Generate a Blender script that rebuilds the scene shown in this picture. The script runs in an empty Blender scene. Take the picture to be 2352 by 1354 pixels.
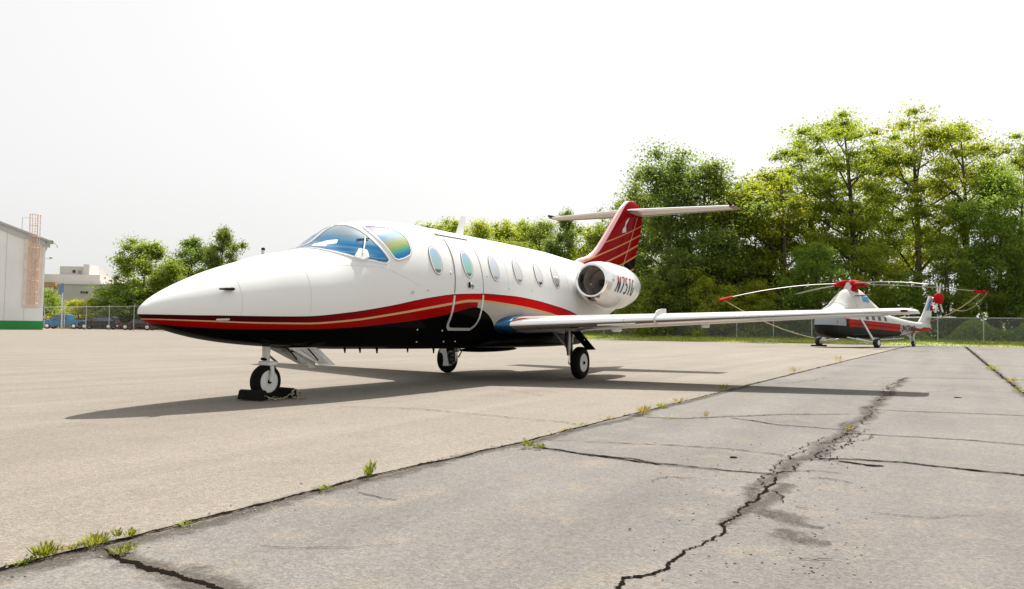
import bpy, bmesh, math, random
import numpy as np
from mathutils import Vector, Matrix, noise
R = math.radians
PI = math.pi
scene = bpy.context.scene
COL = scene.collection

# ------------------------------------------------------------------ camera
CAM = Vector((-6.524, -7.055, 0.863)); YAW, PITCH, ROLL = 1.053, 0.044, 0.013
FPX, PW, PH = 1772.3, 2352, 1354
_f = Vector((math.sin(YAW)*math.cos(PITCH), math.cos(YAW)*math.cos(PITCH), math.sin(PITCH)))
_r = Vector((math.cos(YAW), -math.sin(YAW), 0)); _u = _r.cross(_f)
CR = _r*math.cos(ROLL) + _u*math.sin(ROLL); CU = -_r*math.sin(ROLL) + _u*math.cos(ROLL)
cd = bpy.data.cameras.new('camera'); cam = bpy.data.objects.new('camera', cd); COL.objects.link(cam)
cd.sensor_width = 36; cd.lens = FPX/PW*36; cd.clip_start = 0.05; cd.clip_end = 6000
M = Matrix((CR, CU, -_f)).transposed().to_4x4(); M.translation = CAM
cam.matrix_world = M
scene.camera = cam

# ------------------------------------------------------------------ sky, sun, exposure
SUN = Vector((0.759, 0.114, 1.0)).normalized()       # towards the sun
SUN_EL = math.asin(SUN.z)
world = bpy.data.worlds.new("World"); scene.world = world; world.use_nodes = True
wn, wl = world.node_tree.nodes, world.node_tree.links
wn.clear()
wo = wn.new('ShaderNodeOutputWorld'); bg = wn.new('ShaderNodeBackground'); sky = wn.new('ShaderNodeTexSky')
sky.sky_type = 'NISHITA'; sky.sun_disc = False; sky.sun_elevation = SUN_EL
sky.sun_rotation = math.atan2(SUN.x, SUN.y)
sky.air_density = 1.0; sky.dust_density = 6.0; sky.ozone_density = 1.0
hs = wn.new('ShaderNodeHueSaturation'); hs.inputs['Saturation'].default_value = 0.12
veil = wn.new('ShaderNodeMix'); veil.data_type = 'RGBA'; veil.inputs[0].default_value = 0.72
veil.inputs[7].default_value = (6.2, 6.22, 6.15, 1)    # bright even haze over the whole sky
wl.new(sky.outputs[0], hs.inputs['Color']); wl.new(hs.outputs[0], veil.inputs[6])
wl.new(veil.outputs[2], bg.inputs['Color']); bg.inputs['Strength'].default_value = 0.085
wl.new(bg.outputs[0], wo.inputs['Surface'])
sd = bpy.data.lights.new('sun', 'SUN'); sd.energy = 4.2; sd.angle = R(0.9); sd.color = (1.0, 0.955, 0.87)
sun = bpy.data.objects.new('sun', sd); COL.objects.link(sun)
sun.rotation_euler = (-SUN).to_track_quat('-Z', 'Y').to_euler()
sun.location = (20, 0, 40)
vs = scene.view_settings
scene.display_settings.display_device = 'sRGB'
vs.view_transform = 'Standard'; vs.look = 'None'; vs.exposure = 0.93; vs.gamma = 1.0; vs.use_curve_mapping = False

# ------------------------------------------------------------------ helpers
def gp(px, py, z=0.0):
    """ground point seen at a photo pixel"""
    d = _f + CR*((px-PW/2)/FPX) - CU*((py-PH/2)/FPX)
    t = (z-CAM.z)/d.z; return CAM + d*t
def at(px, depth, z=0.0):
    """ground position at a bearing and a distance along the view"""
    d = _f + CR*((px-PW/2)/FPX); p = CAM + d*depth; p.z = z; return p
MATS = {}
def sock(n, *names):
    for k in names:
        if k in n.inputs: return n.inputs[k]
def pmat(name, col, rough=0.5, metal=0.0, coat=0.0, var=0.0, vscale=3.0, bump=0.0, bscale=40.0, spec=0.5, coat_rough=0.03, detail=4):
    if name in MATS: return MATS[name]
    m = bpy.data.materials.new(name); m.use_nodes = True; nt = m.node_tree; N, L = nt.nodes, nt.links
    b = N['Principled BSDF']; b.inputs['Base Color'].default_value = (*col, 1)
    b.inputs['Roughness'].default_value = rough; b.inputs['Metallic'].default_value = metal
    b.inputs['Specular IOR Level'].default_value = spec
    b.inputs['Coat Weight'].default_value = coat; b.inputs['Coat Roughness'].default_value = coat_rough
    tc = N.new('ShaderNodeTexCoord')
    if var > 0:
        nz = N.new('ShaderNodeTexNoise'); nz.inputs['Scale'].default_value = vscale; nz.inputs['Detail'].default_value = detail
        L.new(tc.outputs['Object'], nz.inputs['Vector'])
        mr = N.new('ShaderNodeMapRange'); mr.inputs[1].default_value = .3; mr.inputs[2].default_value = .7
        mr.inputs[3].default_value = 1-var; mr.inputs[4].default_value = 1+var
        L.new(nz.outputs['Fac'], mr.inputs[0])
        mx = N.new('ShaderNodeMix'); mx.data_type = 'RGBA'; mx.blend_type = 'MULTIPLY'; mx.inputs[0].default_value = 1
        mx.inputs[6].default_value = (*col, 1); L.new(mr.outputs[0], mx.inputs[7]); L.new(mx.outputs[2], b.inputs['Base Color'])
    if bump > 0:
        nb = N.new('ShaderNodeTexNoise'); nb.inputs['Scale'].default_value = bscale; nb.inputs['Detail'].default_value = 5
        L.new(tc.outputs['Object'], nb.inputs['Vector'])
        bp = N.new('ShaderNodeBump'); bp.inputs['Strength'].default_value = bump; bp.inputs['Distance'].default_value = 0.02
        L.new(nb.outputs['Fac'], bp.inputs['Height']); L.new(bp.outputs[0], b.inputs['Normal'])
    MATS[name] = m; return m

class MB:
    def __init__(s): s.v = []; s.f = []; s.sm = []; s.uv = None
    def add(s, vs, fs, smooth=False):
        o = len(s.v); s.v.extend([tuple(v) for v in vs]); s.f.extend([tuple(i+o for i in f) for f in fs]); s.sm.extend([smooth]*len(fs)); return s
    def box(s, c, sz, rot=None, taper=1.0):
        vs = []
        for dz in (-.5, .5):
            k = taper if dz > 0 else 1.0
            for dx, dy in ((-.5,-.5),(.5,-.5),(.5,.5),(-.5,.5)):
                p = Vector((dx*sz[0]*k, dy*sz[1]*k, dz*sz[2]))
                if rot is not None: p = rot @ p
                vs.append(p+Vector(c))
        return s.add(vs, [(3,2,1,0),(4,5,6,7),(0,1,5,4),(1,2,6,5),(2,3,7,6),(3,0,4,7)])
    def loft(s, rings, smooth=True, cap0=True, cap1=True, closed=True):
        n = len(rings[0]); vs = [p for r in rings for p in r]; fs = []
        for i in range(len(rings)-1):
            for j in range(n if closed else n-1):
                a, b = i*n+j, i*n+(j+1) % n
                fs.append((a, b, b+n, a+n))
        s.add(vs, fs, smooth)
        if cap0: s.add(rings[0], [tuple(range(n))[::-1]])
        if cap1: s.add(rings[-1], [tuple(range(n))])
        return s
    def tube(s, pts, rad, n=10, smooth=True, cap=True):
        pts = [Vector(p) for p in pts]; rings = []
        if not hasattr(rad, '__len__'): rad = [rad]*len(pts)
        up = None
        for i, p in enumerate(pts):
            a = pts[max(i-1, 0)]; b = pts[min(i+1, len(pts)-1)]; d = (b-a).normalized()
            if up is None:
                up = Vector((0, 0, 1)) if abs(d.z) < .9 else Vector((1, 0, 0))
            x = d.cross(up).normalized(); y = x.cross(d).normalized(); up = y
            rings.append([p + (x*math.cos(2*PI*k/n) + y*math.sin(2*PI*k/n))*rad[i] for k in range(n)])
        return s.loft(rings, smooth, cap, cap)
    def revolve(s, prof, origin, axis, n=32, smooth=True):
        """prof: list of (along, radius)"""
        ax = Vector(axis).normalized(); u = ax.cross(Vector((0, 0, 1)) if abs(ax.z) < .9 else Vector((1, 0, 0))).normalized(); w = ax.cross(u)
        o = Vector(origin)
        rings = [[o + ax*a + (u*math.cos(2*PI*k/n)+w*math.sin(2*PI*k/n))*max(r, 1e-4) for k in range(n)] for a, r in prof]
        return s.loft(rings, smooth, prof[0][1] > 1e-3, prof[-1][1] > 1e-3)
    def sphere(s, c, r, n=16, scale=(1, 1, 1)):
        rings = []
        for i in range(1, n//2):
            t = PI*i/(n//2); rings.append([Vector(c)+Vector((math.sin(t)*math.cos(2*PI*k/n)*r*scale[0], math.sin(t)*math.sin(2*PI*k/n)*r*scale[1], math.cos(t)*r*scale[2])) for k in range(n)])
        return s.loft(rings, True)
    def prism(s, outline, h, mat=None):
        """outline in local xy, extruded along z by h, transformed by mat"""
        n = len(outline); vs = [Vector((x, y, 0)) for x, y in outline] + [Vector((x, y, h)) for x, y in outline]
        if mat is not None: vs = [mat @ v for v in vs]
        return s.add(vs, [tuple(range(n))[::-1], tuple(range(n, 2*n))] + [(i, (i+1) % n, (i+1) % n+n, i+n) for i in range(n)])
    def build(s, name, mat, parent=None, bevel=0.0, bseg=2, autosmooth=None, recalc=True):
        me = bpy.data.meshes.new(name); me.from_pydata(s.v, [], s.f); me.validate()
        if len(me.polygons) == len(s.sm): me.polygons.foreach_set('use_smooth', s.sm)
        if recalc or bevel > 0:
            bm = bmesh.new(); bm.from_mesh(me)
            if bevel > 0:
                bmesh.ops.remove_doubles(bm, verts=bm.verts, dist=1e-5)
            bmesh.ops.recalc_face_normals(bm, faces=bm.faces)
            if bevel > 0:
                es = [e for e in bm.edges if len(e.link_faces) == 2 and e.calc_face_angle(0) > R(28)]
                if es: bmesh.ops.bevel(bm, geom=es, offset=bevel, segments=bseg, profile=.5, affect='EDGES', clamp_overlap=True)
            bm.to_mesh(me); bm.free()
        if autosmooth is not None:
            me.polygons.foreach_set('use_smooth', [True]*len(me.polygons)); me.set_sharp_from_angle(angle=R(autosmooth))
        me.materials.append(mat)
        o = bpy.data.objects.new(name, me); COL.objects.link(o)
        if parent: o.parent = parent
        return o
def tag(o, label=None, cat=None, group=None, kind=None):
    if label: o['label'] = label
    if cat: o['category'] = cat
    if group: o['group'] = group
    if kind: o['kind'] = kind
    return o
def empty(name, loc=(0, 0, 0), rz=0.0):
    o = bpy.data.objects.new(name, None); COL.objects.link(o); o.location = loc; o.rotation_euler = (0, 0, rz)
    o.empty_display_size = .3; return o
def copy_tree(o, parent=None):
    c = o.copy(); COL.objects.link(c); c.parent = parent
    for ch in o.children: copy_tree(ch, c)
    return c
def pchip(X, Y):
    n = len(X); h = [X[i+1]-X[i] for i in range(n-1)]; d = [(Y[i+1]-Y[i])/h[i] for i in range(n-1)]
    m = [0]*n; m[0] = d[0]; m[-1] = d[-1]
    for i in range(1, n-1):
        if d[i-1]*d[i] > 0:
            w1 = 2*h[i]+h[i-1]; w2 = h[i]+2*h[i-1]; m[i] = (w1+w2)/(w1/d[i-1]+w2/d[i])
    def f(x):
        if x <= X[0]: return Y[0]
        if x >= X[-1]: return Y[-1]
        lo = 0
        while X[lo+1] < x: lo += 1
        t = (x-X[lo])/h[lo]
        return ((1+2*t)*(1-t)**2*Y[lo]+t*(1-t)**2*h[lo]*m[lo]+t*t*(3-2*t)*Y[lo+1]+t*t*(t-1)*h[lo]*m[lo+1])
    return f
def resample(pts, n):
    pts = [Vector(p) for p in pts]; L = [0]
    for a, b in zip(pts, pts[1:]): L.append(L[-1]+(b-a).length)
    out = []; j = 0
    for i in range(n):
        t = L[-1]*i/(n-1)
        while j < len(L)-2 and L[j+1] < t: j += 1
        k = (t-L[j])/max(L[j+1]-L[j], 1e-9); out.append(pts[j].lerp(pts[j+1], min(k, 1)))
    return out
# a stroke alphabet: polylines in a 0..0.6 x 0..1 box
GLYPH = {'N': [[(0,0),(0,1),(.55,0),(.55,1)]], '7': [[(0,1),(.55,1),(.18,0)]],
 '5': [[(.52,1),(.08,1),(.04,.56),(.3,.62),(.5,.5),(.55,.3),(.45,.08),(.25,0),(0,.1)]],
 'T': [[(0,1),(.6,1)],[(.3,1),(.3,0)]], 'G': [[(.55,.82),(.42,.98),(.2,.98),(.03,.75),(0,.4),(.08,.1),(.25,0),(.45,.03),(.55,.2),(.55,.45),(.33,.45)]],
 'U': [[(0,1),(0,.2),(.12,0),(.42,0),(.55,.2),(.55,1)]], 'I': [[(.27,0),(.27,1)]], 'C': [[(.55,.82),(.42,1),(.15,1),(0,.8),(0,.2),(.15,0),(.42,0),(.55,.18)]],
 'R': [[(0,0),(0,1),(.4,1),(.53,.87),(.53,.65),(.4,.52),(0,.52)],[(.28,.52),(.56,0)]], 'A': [[(0,0),(.28,1),(.56,0)],[(.1,.35),(.46,.35)]],
 'E': [[(.55,1),(0,1),(0,0),(.55,0)],[(0,.52),(.45,.52)]], '-': [[(.05,.5),(.5,.5)]]}
def strokes(text, height, width, stroke, slant, mapper, seg=0.02, gap=.3):
    """lettering as strips of small quads laid on a surface by mapper(u, v)"""
    mb = MB(); u0 = 0.0; sx = height*width
    for ch in text:
        for pl in GLYPH.get(ch, []):
            pts = [Vector((u0+(x+slant*y)*sx, y*height, 0)) for x, y in pl]
            L = sum((b-a).length for a, b in zip(pts, pts[1:])); ps = []
            for a, b in zip(pts, pts[1:]):
                k = max(1, int((b-a).length/seg)); ps += [a.lerp(b, i/k) for i in range(k)]
            ps.append(pts[-1]); vs = []; fs = []
            for i, p in enumerate(ps):
                d = (ps[min(i+1, len(ps)-1)]-ps[max(i-1, 0)]).normalized(); nn = Vector((-d.y, d.x, 0))*stroke/2
                for s_ in (1, 0, -1): q = p+nn*s_; vs.append(mapper(q.x, q.y))
            for i in range(len(ps)-1):
                for j in (0, 1): fs.append((3*i+j, 3*i+j+1, 3*i+j+4, 3*i+j+3))
            mb.add(vs, fs)
        u0 += (.6+gap)*sx
    return mb
# ------------------------------------------------------------------ ground materials
def asphalt(name, c0, c1, c2, blotch, speck, crackle=0.0):
    m = bpy.data.materials.new(name); m.use_nodes = True; nt = m.node_tree; N, L = nt.nodes, nt.links
    b = N['Principled BSDF']; b.inputs['Roughness'].default_value = .93; b.inputs['Specular IOR Level'].default_value = .25
    tc = N.new('ShaderNodeTexCoord')
    def nz(scale, detail=4, rough=.55, vec=None):
        n = N.new('ShaderNodeTexNoise'); n.inputs['Scale'].default_value = scale; n.inputs['Detail'].default_value = detail
        n.inputs['Roughness'].default_value = rough; L.new(vec or tc.outputs['Object'], n.inputs['Vector']); return n.outputs['Fac']
    def mix(fac, a, b_, mode='MIX'):
        x = N.new('ShaderNodeMix'); x.data_type = 'RGBA'; x.blend_type = mode
        if hasattr(fac, 'is_linked'): L.new(fac, x.inputs[0])
        else: x.inputs[0].default_value = fac
        for s_, v in ((6, a), (7, b_)):
            if hasattr(v, 'is_linked'): L.new(v, x.inputs[s_])
            else: x.inputs[s_].default_value = (*v, 1)
        return x.outputs[2]
    def rng(s_, a, b_, lo=0., hi=1.):
        r = N.new('ShaderNodeMapRange'); r.inputs[1].default_value = a; r.inputs[2].default_value = b_; r.inputs[3].default_value = lo; r.inputs[4].default_value = hi
        L.new(s_, r.inputs[0]); return r.outputs[0]
    col = mix(rng(nz(blotch, 5), .35, .65), c0, c1)
    col = mix(rng(nz(blotch*5.3, 4, .65), .52, .72), col, c2)
    # long faint streaks left by rollers and rain along the paving lanes
    mp = N.new('ShaderNodeMapping'); mp.inputs['Scale'].default_value = (.06, 1.3, 1); L.new(tc.outputs['Object'], mp.inputs['Vector'])
    st = rng(nz(1.0, 5, .6, mp.outputs[0]), .3, .7, .86, 1.1)
    col = mix(1.0, col, st, 'MULTIPLY')
    # aggregate: pale and dark stones
    vo = N.new('ShaderNodeTexVoronoi'); vo.inputs['Scale'].default_value = 95; L.new(tc.outputs['Object'], vo.inputs['Vector'])
    sp = rng(vo.outputs['Color'], 0, 1, 1-speck, 1+speck)
    col = mix(1.0, col, sp, 'MULTIPLY')
    fn = rng(nz(160, 3, .7), .3, .7, 1-speck*.6, 1+speck*.6); col = mix(1.0, col, fn, 'MULTIPLY')
    fn2 = rng(nz(22, 5, .7), .3, .7, 1-speck*.45, 1+speck*.45); col = mix(1.0, col, fn2, 'MULTIPLY')
    dk = rng(nz(7, 6, .75), .68, .78); col = mix(dk, col, tuple(x*.62 for x in c0))
    L.new(col, b.inputs['Base Color'])
    bp = N.new('ShaderNodeBump'); bp.inputs['Strength'].default_value = .7; bp.inputs['Distance'].default_value = .004
    ad = N.new('ShaderNodeMath'); ad.operation = 'ADD'; L.new(vo.outputs['Distance'], ad.inputs[0]); L.new(nz(120, 4, .7), ad.inputs[1])
    L.new(ad.outputs[0], bp.inputs['Height'])
    b2 = N.new('ShaderNodeBump'); b2.inputs['Strength'].default_value = .5; b2.inputs['Distance'].default_value = .03
    L.new(nz(1.6, 5, .6), b2.inputs['Height']); L.new(bp.outputs[0], b2.inputs['Normal']); L.new(b2.outputs[0], b.inputs['Normal'])
    return m
M_TAN = asphalt('tan_asphalt', (.202, .176, .146), (.222, .195, .164), (.188, .165, .139), .35, .25)
M_GREY = asphalt('grey_asphalt', (.138, .129, .120), (.170, .158, .146), (.196, .170, .141), .55, .27)
M_SOIL = pmat('soil_grass', (.10, .12, .035), .95, var=.4, vscale=.4)
M_GRASS = pmat('grass', (.24, .28, .05), .8, var=.35, vscale=1.2)
def sheet(name, pts, z, mat, label=None):
    mb = MB(); mb.add([(x, y, z) for x, y in pts], [tuple(range(len(pts)))])
    o = mb.build(name, mat, recalc=False)
    if o.data.polygons[0].normal.z < 0: o.data.flip_normals()
    return tag(o, kind='structure')
sheet('ground', [(-1500, -1500), (2500, -1500), (2500, 2500), (-1500, 2500)], -.012, M_SOIL)
edge = [(61, -160), (60.5, -30), (59.5, -11.6), (57.7, -1.7), (55.8, 8.75), (55.5, 18.5), (54, 34), (52, 50)]
L1, L2 = at(330, 94), at(-400, 112)
sheet('apron', [(-160, -160)] + edge + [(L1.x, L1.y), (L2.x, L2.y), (-160, 120)], -.004, M_TAN)
# older, greyer paving: its seam runs straight along the lane, edge slightly uneven
rs = random.Random(5)
ep = []
x = -14.0
while x < 55: ep.append((x, -4.19 + .012*math.sin(x*3.1)+rs.uniform(-.012, .012))); x += .12 if x < 6 else .8
sheet('old_pavement', [(-160, -160)] + edge[:3] + [(58, -4.2)] + ep[::-1] + [(-160, -4.2)], 0.0, M_GREY)
# gravel lot behind the left fence
G = [at(-400, 111), at(330, 93), at(600, 96), at(560, 135), at(-400, 150)]
sheet('gravel_lot', [(p.x, p.y) for p in G], -.008, pmat('gravel', (.21, .17, .13), .95, var=.25, vscale=.8, bump=.5, bscale=8))
# grass verge between the apron and the fence
vy = [-160, -30, -11.6, -1.7, 8.75, 18.5, 34, 50, 74]; vx = [61, 60.5, 59.5, 57.7, 55.8, 55.5, 54, 52, 52]
def verge_z(d): return -.006 + .32*min(1, max(0, d)/5.5)
vb = MB(); cols = [0, .6, 1.6, 3.2, 5.5, 10, 30]; vb.add([(a+c-.05, b_, verge_z(c)+.03*math.sin(b_*.4+c)*(c > 0)) for b_, a in zip(vy, vx) for c in cols], [(i*7+j, i*7+j+1, i*7+j+8, i*7+j+7) for i in range(8) for j in range(6)], True)
tag(vb.build('grass_verge', M_GRASS), kind='structure')

def strip_mat(name, col, amax, nscale, hard=.35):
    """soft-edged stain: fades out across its width (uv.y) and breaks up with noise"""
    m = bpy.data.materials.new(name); m.use_nodes = True; nt = m.node_tree; N, L = nt.nodes, nt.links
    b = N['Principled BSDF']; b.inputs['Base Color'].default_value = (*col, 1); b.inputs['Roughness'].default_value = .95
    b.inputs['Specular IOR Level'].default_value = .15
    uv = N.new('ShaderNodeUVMap'); uv.uv_map = 'uv'; sx = N.new('ShaderNodeSeparateXYZ'); L.new(uv.outputs[0], sx.inputs[0])
    tc = N.new('ShaderNodeTexCoord'); nz = N.new('ShaderNodeTexNoise'); nz.inputs['Scale'].default_value = nscale; nz.inputs['Detail'].default_value = 6; nz.inputs['Roughness'].default_value = .7
    L.new(tc.outputs['Object'], nz.inputs['Vector'])
    a = N.new('ShaderNodeMath'); a.operation = 'SUBTRACT'; a.inputs[1].default_value = .5; L.new(sx.outputs[1], a.inputs[0])
    c = N.new('ShaderNodeMath'); c.operation = 'ABSOLUTE'; L.new(a.outputs[0], c.inputs[0])
    d = N.new('ShaderNodeMath'); d.operation = 'MULTIPLY_ADD'; d.inputs[1].default_value = -2.0; d.inputs[2].default_value = 1.0; L.new(c.outputs[0], d.inputs[0])
    e = N.new('ShaderNodeMath'); e.operation = 'MULTIPLY_ADD'; e.inputs[1].default_value = 2.4; L.new(nz.outputs['Fac'], e.inputs[0]); L.new(d.outputs[0], e.inputs[2])
    r = N.new('ShaderNodeMapRange'); r.inputs[1].default_value = 1.38; r.inputs[2].default_value = 2.15; r.inputs[3].default_value = 0; r.inputs[4].default_value = amax
    n3 = N.new('ShaderNodeTexNoise'); n3.inputs['Scale'].default_value = 75; n3.inputs['Detail'].default_value = 3; L.new(tc.outputs['Object'], n3.inputs['Vector'])
    r3 = N.new('ShaderNodeMapRange'); r3.inputs[1].default_value = .38; r3.inputs[2].default_value = .60; r3.inputs[3].default_value = .35; r3.inputs[4].default_value = 1.0; L.new(n3.outputs['Fac'], r3.inputs[0])
    m3 = N.new('ShaderNodeMath'); m3.operation = 'MULTIPLY'; L.new(e.outputs[0], r.inputs[0]); L.new(r.outputs[0], m3.inputs[0]); L.new(r3.outputs[0], m3.inputs[1]); L.new(m3.outputs[0], b.inputs['Alpha'])
    l_ = N.new('ShaderNodeMath'); l_.operation = 'MINIMUM'; l_.inputs[1].default_value = 1; L.new(m3.outputs[0], l_.inputs[0])
    return m
M_CRACK = pmat('crack_fill', (.009, .007, .005), 1.0, spec=.02)
M_WORN = strip_mat('worn_edge', (.082, .070, .056), .9, 9)
M_PATCH = strip_mat('worn_patch', (.075, .066, .055), .8, 17)
M_FINE = strip_mat('fine_dirt', (.10, .082, .062), .6, 14)
def nnoise(t, seed): return noise.noise(Vector((t, seed*7.31, 1.7)))
def crack(px, half, seed, wob=.02, name='crack', freq=3.0, z=.0035, gaps=0.0, world=False, step=.02):
    pts = [Vector((p[0], p[1], 0)) for p in px] if world else [gp(*p) for p in px]
    L = sum((b-a).length for a, b in zip(pts, pts[1:])); ds = step
    n = max(6, min(int(L/ds), 1600)); P = resample(pts, n)
    if len(half) == 1: half = half*2
    mb = MB(); vs = []; fs = []; rr = random.Random(seed); on = []
    for i, p in enumerate(P):
        d = (P[min(i+1, n-1)]-P[max(i-1, 0)]).normalized(); nn = Vector((-d.y, d.x, 0)); t = L*i/n
        w = wob*(nnoise(t*freq, seed)*2 + nnoise(t*freq*4, seed+1)*.9 + nnoise(t*freq*13, seed+2)*.4)
        k = i/(n-1)*(len(half)-1); h = half[int(k)] + (half[min(int(k)+1, len(half)-1)]-half[int(k)])*(k-int(k))
        h = h*(.35+1.1*abs(nnoise(t*freq*2.3, seed+4))*1.6+.35*rr.random()); on.append(nnoise(t*freq*.8, seed+9)*.5+.5 > gaps)
        c = p+nn*w; e1 = h*rr.uniform(.7, 1.3); e2 = h*rr.uniform(.7, 1.3)
        vs += [c+nn*e1+Vector((0, 0, z)), c-nn*e2+Vector((0, 0, z))]
    for i in range(n-1):
        if on[i]: fs.append((2*i, 2*i+1, 2*i+3, 2*i+2))
    mb.add(vs, fs); o = mb.build(name, M_CRACK); return tag(o, kind='structure')
def band(px, w, seed, mat, wob=.03, z=.002, name='worn_seam', world=False, off=0.0):
    pts = [Vector((p[0], p[1], 0)) for p in px] if world else [gp(*p) for p in px]
    L = sum((b-a).length for a, b in zip(pts, pts[1:])); n = max(8, min(int(L/.08), 500)); P = resample(pts, n); vs = []; fs = []
    if len(w) == 1: w = w*2
    for i, p in enumerate(P):
        d = (P[min(i+1, n-1)]-P[max(i-1, 0)]).normalized(); nn = Vector((-d.y, d.x, 0)); t = L*i/n
        k = i/(n-1)*(len(w)-1); h = w[int(k)]+(w[min(int(k)+1, len(w)-1)]-w[int(k)])*(k-int(k))
        c = p+nn*(wob*nnoise(t*1.5, seed)*2+off)
        for q in (-1, -.5, 0, .5, 1): vs.append(c+nn*h*q+Vector((0, 0, z)))
    for i in range(n-1):
        for j in range(4): fs.append((5*i+j, 5*i+j+1, 5*i+j+6, 5*i+j+5))
    mb = MB(); mb.add(vs, fs); o = mb.build(name, mat); me = o.data
    uv = me.uv_layers.new(name='uv'); 
    for l in me.loops:
        i = l.vertex_index; uv.data[l.index].uv = ((i//5)/n*L, (i % 5)/4)
    return tag(o, kind='structure')
XS = [(-14, -4.19), (-4.6, -4.17), (-3, -4.13), (-1.4, -4.21), (1.6, -4.2), (6, -4.2)]
crack(XS, (.020, .019, .015, .013, .011, .010), 3, .012, 'seam_crack', 2.0, world=True, step=.015, gaps=.12)
crack([(6, -4.2), (20, -4.22), (56, -4.5)], (.02, .025, .03), 4, .012, 'seam_crack', 1.0, world=True, step=.08)
band(XS, (.14, .15, .13, .11, .09, .07), 8, M_WORN, .03, .0015, 'worn_seam', world=True, off=-.055)
band([(6, -4.2), (20, -4.22), (56, -4.5)], (.06, .10, .14), 9, M_WORN, .02, .0015, world=True)
# big crack at the lower left, branching from the seam
C1 = [(232, 1262), (290, 1285), (330, 1302), (390, 1318), (450, 1335), (500, 1358), (560, 1400)]
crack(C1, (.005, .013, .018, .015, .020, .018), 11, .014, 'wide_crack', 6, .004, step=.008)
band(C1, (.05, .1, .14, .16), 12, M_WORN, .02, .0018)
# alligatored crack across the grey paving
C2 = [(1420, 1370), (1428, 1346), (1440, 1330), (1500, 1320), (1530, 1305), (1540, 1290), (1580, 1265), (1640, 1240), (1662, 1222), (1660, 1205), (1680, 1195), (1700, 1182), (1695, 1170), (1740, 1150), (1755, 1125), (1780, 1110), (1785, 1098)]
crack(C2, (.007, .0075, .005, .007, .006, .008, .009, .007), 21, .010, 'zigzag_crack', 14, .004, step=.008)
C2b = [(1785, 1098), (1800, 1085), (1850, 1070), (1870, 1050), (1905, 1030), (1945, 1000), (1955, 985), (1990, 965), (2010, 930), (2030, 900), (2045, 885), (2080, 868)]
crack(C2b, (.004, .006, .004, .007, .006, .010), 22, .035, 'zigzag_crack', 5, .004, gaps=.42)
crack(C2b, (.003, .005, .004, .006, .005, .008), 23, .09, 'zigzag_crack', 4, .0045, gaps=.45)
crack(C2b, (.003, .004, .004, .006, .005), 24, .13, 'zigzag_crack', 3, .005, gaps=.5)
band([(1690, 1180), (1760, 1120), (1800, 1085), (1870, 1050), (1950, 990), (2010, 930), (2080, 868)], (.05, .13, .13, .15, .10, .11, .09), 25, M_PATCH, .05, .0018)
band([(1660, 1210), (1700, 1178), (1770, 1150), (1800, 1110)], (.05, .09, .08), 26, M_WORN, .02, .0022)
# worn patches beside it
band([(1745, 1170), (1790, 1180), (1830, 1205), (1890, 1215)], (.05, .13, .10, .04), 27, M_PATCH, .03, .0026, 'worn_patch')
band([(1790, 1215), (1830, 1240), (1880, 1248), (1910, 1250)], (.05, .14, .12, .05), 28, M_PATCH, .02, .0026, 'worn_patch')
band([(1735, 1175), (1775, 1190)], (.08, .07), 29, M_PATCH, .02, .0029, 'worn_patch')
# transverse cracks
T = [
 ([(1200, 1020), (1260, 1032), (1320, 1042), (1400, 1053), (1500, 1066), (1600, 1075), (1700, 1083), (1770, 1090)], .010, .022, 31),
 ([(1230, 1028), (1300, 1038), (1370, 1047), (1450, 1055), (1520, 1068)], .012, .02, 32),
 ([(1240, 1010), (1320, 1015), (1420, 1020), (1550, 1024), (1700, 1034), (1800, 1048)], .006, .02, 33),
 ([(1440, 955), (1500, 960), (1580, 962), (1700, 957), (1800, 953), (1950, 953)], .009, .03, 34),
 ([(1680, 961), (1780, 975), (1880, 984), (1940, 988)], .008, .03, 35),
 ([(1930, 996), (2050, 1002), (2200, 1010), (2352, 1024), (2500, 1035)], .008, .03, 36),
 ([(2010, 942), (2100, 946), (2220, 950), (2352, 956), (2500, 962)], .010, .03, 37),
 ([(1880, 1055), (1960, 1056), (2080, 1064), (2200, 1078), (2352, 1093), (2500, 1108)], .016, .018, 38),
 ([(1925, 1060), (1990, 1070), (2030, 1072)], .02, .02, 39),
 ([(1820, 1098), (1900, 1100), (1960, 1112)], .004, .02, 40),
 ([(780, 935), (860, 936), (960, 941), (1080, 951), (1200, 962), (1290, 970), (1340, 977)], .006, .025, 41),
 ([(1140, 893), (1210, 903), (1250, 911)], .004, .02, 42),
 ([(820, 1133), (860, 1140), (915, 1150)], .004, .02, 43),
 ([(1720, 885), (1850, 877), (1900, 868)], .006, .04, 44),
 ([(2020, 868), (2100, 868), (2240, 871), (2400, 874)], .012, .03, 45),
 ([(1560, 1275), (1700, 1283), (1900, 1284), (2100, 1283), (2400, 1286)], .004, .02, 46),
 ([(0, 990), (100, 985), (220, 975)], .003, .04, 47),
 ([(1790, 1048), (1840, 1058), (1900, 1062), (1945, 1052)], .006, .04, 60), ([(1880, 1020), (1960, 1015), (2010, 1000)], .004, .03, 61),
 ([(1700, 1120), (1780, 1132), (1800, 1160), (1860, 1170)], .004, .03, 62), ([(1810, 1085), (1870, 1082), (1930, 1090)], .005, .03, 63),
 ([(1890, 1005), (1850, 1030), (1800, 1060), (1760, 1085), (1740, 1120)], .004, .04, 64), ([(1990, 985), (1950, 1020), (1900, 1050)], .004, .04, 65),
 ([(1500, 1110), (1540, 1098), (1600, 1100)], .003, .03, 66), ([(2100, 905), (2200, 896), (2330, 902)], .004, .03, 67),
 ([(600, 1255), (760, 1262), (900, 1258)], .0025, .02, 68), ([(2000, 1180), (2120, 1190), (2260, 1186)], .003, .02, 69),
]
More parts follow.
